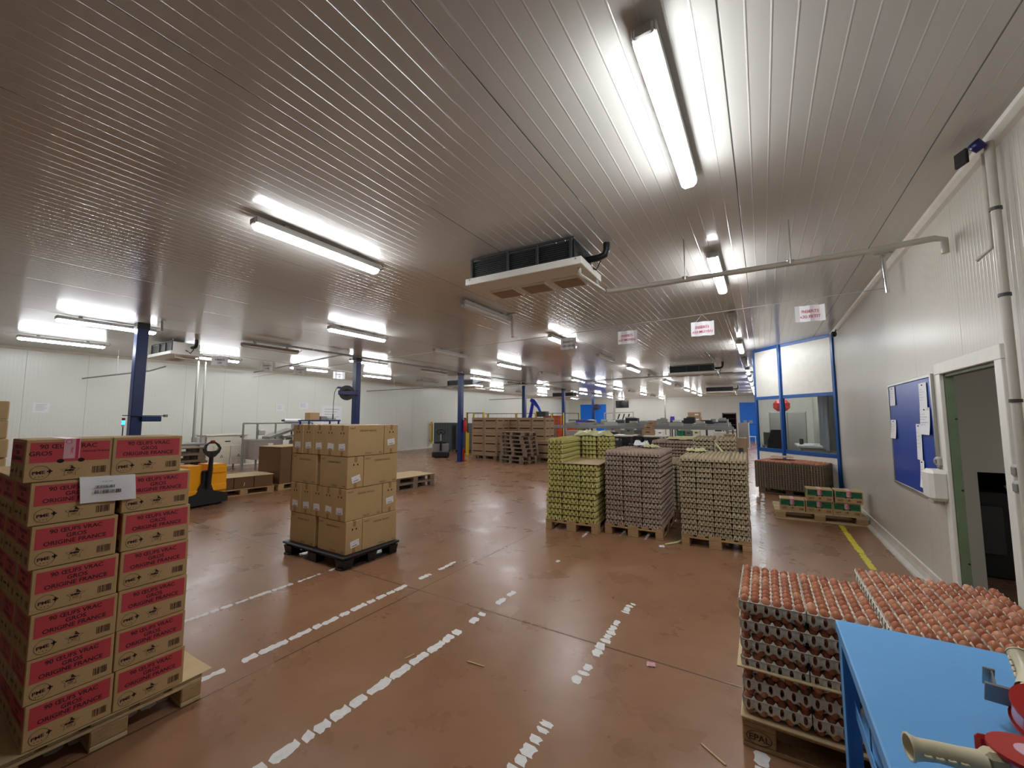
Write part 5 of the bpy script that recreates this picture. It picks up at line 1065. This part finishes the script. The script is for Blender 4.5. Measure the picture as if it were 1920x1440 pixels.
SM = [(-3.3, 14.2, 1.10, .36, .3, .17, M_CART, 'brown open box at the left end of the middle table'), (-3.28, 14.2, 1.27, .3, .28, .15, M_CART, 'brown box stacked second on the middle table'), (-3.2, 14.2, 1.42, .28, .26, .14, M_CART, 'topmost brown box on the middle table'), (-2.9, 14.1, 1.10, .2, .2, .15, M_WHITEP, 'white box beside the brown boxes'),
 (-2.26, 14.15, 1.10, .2, .3, .18, M_GREEN, 'dark green box on the right table'), (-2.02, 14.15, 1.10, .24, .3, .17, M_OLIVE, 'olive box on the right table'), (-1.80, 14.15, 1.10, .2, .3, .19, M_PCREAM, 'cream box on the right table'), (-3.95, 14.2, 1.10, .25, .3, .24, M_OLIVE, 'olive box on the left table'),
 (-7.2, 18.2, 1.48, .7, .3, .1, M_PURPLE, 'blue plastic tray on the conveyor left part'), (-3.5, 20.6, 1.42, .5, .3, .08, M_NAVY, 'navy tray on the farther conveyor, left of two'), (-1.9, 20.6, 1.42, .6, .3, .09, M_NAVY, 'navy tray on the farther conveyor, right of two'), (-6.2, 16.2, 0, .5, .4, 1.0, M_GREEN, 'green bin standing behind the yellow-green stack'), (-6.9, 16.3, 0, .6, .5, 1.15, M_LGREY, 'light grey bin standing behind the yellow-green stack'),
 (-1.25, 15.4, 0, .36, .4, 1.22, M_WHITE, 'white machine with round mark behind the large trays'), (-.95, 15.2, 0, .3, .5, 1.15, M_CART, 'brown carton pile behind the large trays'), (-.62, 15.0, 0, .34, .5, 1.05, M_CART, 'low brown carton at the end of the conveyors')]
for x, y, z, w, d, h, m, lab in SM:
    b = MB(); b.box((0, 0, h / 2), (w, d, h), m, ch=.01); b.box((0, -d / 2 - .001, h * .6), (w * .4, .003, h * .2), M_DGREY if m != M_DGREY else M_LGREY); tag(b.obj('box', loc=(x, y, z)), lab, 'box', 'boxes among the far machines')
for i, (x, z, w, h, m) in enumerate(((-3.63, 1.15, .5, .3, M_CREAM), (-3.08, 1.15, .5, .32, M_CART), (-3.4, 1.475, .7, .28, M_CART), (-3.42, 1.76, .68, .28, M_CART), (-2.55, 1.15, .5, .5, M_GREY), (-2.05, 1.15, .25, .4, M_LGREY))):
    b = MB(); b.box((0, 0, h / 2), (w, .4, h), m, ch=.01); b.box((w * .2, -.202, h * .5), (w * .3, .004, h * .3), M_WHITEP); tag(b.obj('box', loc=(x, 26.2, z)), 'carton on the far bench before the back wall, %s' % ('lower left', 'lower right', 'second layer', 'topmost', 'grey one on the right', 'small pale one at the right end')[i], 'box', 'boxes on the far bench')
bench('far_bench', -4.2, -1.4, 26.2, 1.15, .6, 'grey bench carrying cartons near the far wall', M_GREY, M_DGREY, n=3)
t = thing('tray_rack', 'dark brown rack on the far right before the back wall', 'rack', (-1.65, 27.0, 0))
for z in (.5, .9, 1.3, 1.65, 1.98): pbox('shelf', (0, 0, z), (.7, .5, .03), M_INK, t)
for x in (-.34, .34): pbox('upright', (x, 0, 1.0), (.03, .5, 2.0), M_INK, t)
pbox('back_panel', (0, .24, 1.5), (.68, .02, .9), M_BLK2, t)
t = thing('wall_screen', 'large black screen hanging near the far wall', 'screen', (-8.25, 28.0, 2.4)); pbox('display', (0, 0, .25), (.9, .06, .5), M_TV, t); pbox('mount', (0, .05, .75), (.05, .05, .62), M_LGREY, t)
t = thing('weighing_machine', 'steel packing machine under the black screen', 'machine', (-7.6, 25.0, 0)); pbox('body', (0, 0, .9), (1.3, .8, .8), M_STEEL, t); pbox('hopper', (.1, 0, 1.45), (.9, .5, .3), M_GREY, t); pbox('base', (0, 0, .25), (1.2, .7, .5), M_DGREY, t)
b = MB()
for i in range(3): b.tube([(.0 + i * .3, -.2, 1.6), (.12 + i * .3, -.2, 1.95)], .04, M_BLACK, 6)
b.obj('levers', t); b = MB(); b.tube([(-.9, 0, 0), (-.9, 0, 2.0), (.9, 0, 2.05), (.9, 0, 0)], .04, M_LGREY, 8); b.obj('frame', t)
t = thing('partition_panel', 'grey panel with white edge standing near the right far door', 'panel', (-.95, 26.6, 0)); pbox('board', (0, 0, .72), (.5, .04, 1.4), M_GREY, t); pbox('edge', (.27, 0, .72), (.04, .06, 1.44), M_WHITE, t); pbox('foot', (0, 0, .01), (.6, .3, .02), M_WHITE, t)
t = thing('step_stool', 'small white stool by the right far door', 'stool', (-.62, 31.5, 0)); pbox('seat', (0, 0, .48), (.4, .3, .04), M_WHITE, t)
for x in (-.17, .17): pbox('leg', (x, 0, .23), (.04, .28, .46), M_WHITE, t)
for i, (x, z, m, lab) in enumerate(((-6.5, 1.5, M_PURPLE, 'violet apron hanging by the far wall'), (-5.9, 1.45, M_WHITEP, 'white coat hanging by the far wall'), (-7.0, 1.3, M_PINK, 'pink cloth hanging by the far wall'))):
    b = MB(); vs = [(.2 * (a / 4 - 1) * (1.1 - c * .3), -.04 * ((a % 2)), c * .7) for c in (0, .5, 1) for a in range(9)]; b.add(vs, [(j * 9 + a, j * 9 + a + 1, (j + 1) * 9 + a + 1, (j + 1) * 9 + a) for j in range(2) for a in range(8)], m, True); tag(b.obj('hanging_garment', loc=(x, WF - .03, z - .35)), lab, 'garment')

# ================================================================== CONTROL ROOM INTERIOR
t = thing('office_chair', 'dark high-backed office chair behind the control room glass', 'chair', (.40, 12.75, 0), R(20)); pbox('seat', (0, 0, .5), (.5, .5, .09), M_DFAB, t, ch=.04)
b = MB(); b.prism([(-.24, .6), (.24, .6), (.22, 1.1), (.12, 1.36), (-.12, 1.36), (-.22, 1.1)], (0, .26, 0), X, Z, .08, M_DFAB); b.obj('backrest', t); b = MB(); b.tube([(0, 0, .08), (0, 0, .46)], .03, M_BLACK); b.obj('gas_post', t)
for k in range(5): a = k * 2 * math.pi / 5; b = MB(); b.tube([(0, 0, .1), (.28 * math.cos(a), .28 * math.sin(a), .06)], .02, M_BLACK, 6); b.lathe([(0, -.03), (.03, -.03), (.03, .03), (0, .03)], M_BLACK, 8, Matrix.Translation((.28 * math.cos(a), .28 * math.sin(a), .03))); b.obj('leg', t)
t = thing('filing_cabinet', 'tall grey cabinet inside the control room', 'cabinet', (.62, 14.6, 0)); pbox('body', (0, 0, .95), (.9, .5, 1.85), M_LGREY, t)
for x in (-.22, .22): pbox('door', (x, -.26, .95), (.42, .02, 1.78), M_LGREY, t)
t = thing('red_case', 'red rounded box on top of the office cabinet', 'box', (.5, 14.6, 1.876)); pbox('body', (0, 0, .17), (.42, .34, .34), M_RED, t, ch=.1)
t = thing('office_desk', 'pale desk with papers inside the control room on the right', 'desk', (1.0, 12.7, 0)); pbox('top', (0, 0, .98), (.6, 1.3, .05), M_WHITE, t); pbox('pedestal', (0, 0, .48), (.5, 1.1, .94), M_LGREY, t); pbox('drawer', (-.26, -.2, .7), (.02, .4, .3), M_WHITE, t)
for i in range(3): b = MB(); b.box((0, 0, .006), (.21, .3, .012), M_WHITEP, rz=i * .3); tag(b.obj('paper_stack', loc=(.93 + .05 * i, 12.25 + .35 * i, 1.006)), 'papers on the office desk, %s' % ('near', 'middle', 'far')[i], 'paper', 'papers on the office desk')
t = thing('desk_holder', 'black pen holder on the office desk', 'pen holder', (.82, 12.75, 1.006)); b = MB(); b.lathe([(0, 0), (.045, 0), (.045, .14), (.038, .14)], M_BLACK, 12); b.obj('cup', t)
b = MB(); n = 40; vs = [(1.22 - .0 + .04 * math.sin(i * 1.5), 11.25 + 1.5 * i / n, z) for z in (.95, 2.9) for i in range(n + 1)]; b.add(vs, [(i, i + 1, n + 2 + i, n + 1 + i) for i in range(n)], M_CURT, True); tag(b.obj('curtain'), 'grey pleated curtain along the wall inside the control room', 'curtain')
cab('printer', .25, 13.75, .5, .5, .35, M_OLIVE, 'olive grey printer in the left part of the control room', 'printer', (0, .2, .3, .1), .93); t = thing('side_table', 'grey side table under the printer in the control room', 'table', (.25, 13.75, 0)); pbox('top', (0, 0, .905), (.6, .6, .04), M_GREY, t)
for x in (-.25, .25): pbox('leg', (x, 0, .44), (.04, .5, .88), M_GREY, t)

# ================================================================== SMALL LITTER ON THE FLOOR
for i, (x, y, L, a, m, lab) in enumerate(((-2.16, 2.16, .075, 80, M_WOODL, 'small upright-looking wood splinter near the white line'), (-1.72, 2.33, .13, 5, M_WOODL, 'longer wood splinter lying right of the main white line'), (-.28, 2.35, .14, -35, M_WOODL, 'wood splinter beside the foreground pallet'))):
    b = MB(); b.box((0, 0, .004), (L, .008, .006), m, ch=.001); b.box((L * .4, .004, .003), (L * .2, .004, .004), m); tag(b.obj('wood_splinter', loc=(x, y, 0), rz=R(a)), lab, 'splinter')
crumple('paper_scrap', (-.71, 2.94, 0), (.06, .04), M_PINK, 'crumpled pink scrap of tape on the floor', 31, .3, .015, 'litter'); crumple('paper_scrap', (-1.18, 5.62, 0), (.07, .05), M_WHITEP, 'white scrap on the floor between the two tall tray pallets', 33, .3, .02, 'litter')
b = MB(); b.tube([(0, 0, .01), (.12, .16, .012), (.2, .4, .02)], [.012, .02, .014], M_PALEG, 5); tag(b.obj('plastic_strip', loc=(-1.16, 5.72, 0)), 'pale plastic strip on the floor between the two tall tray pallets', 'litter')
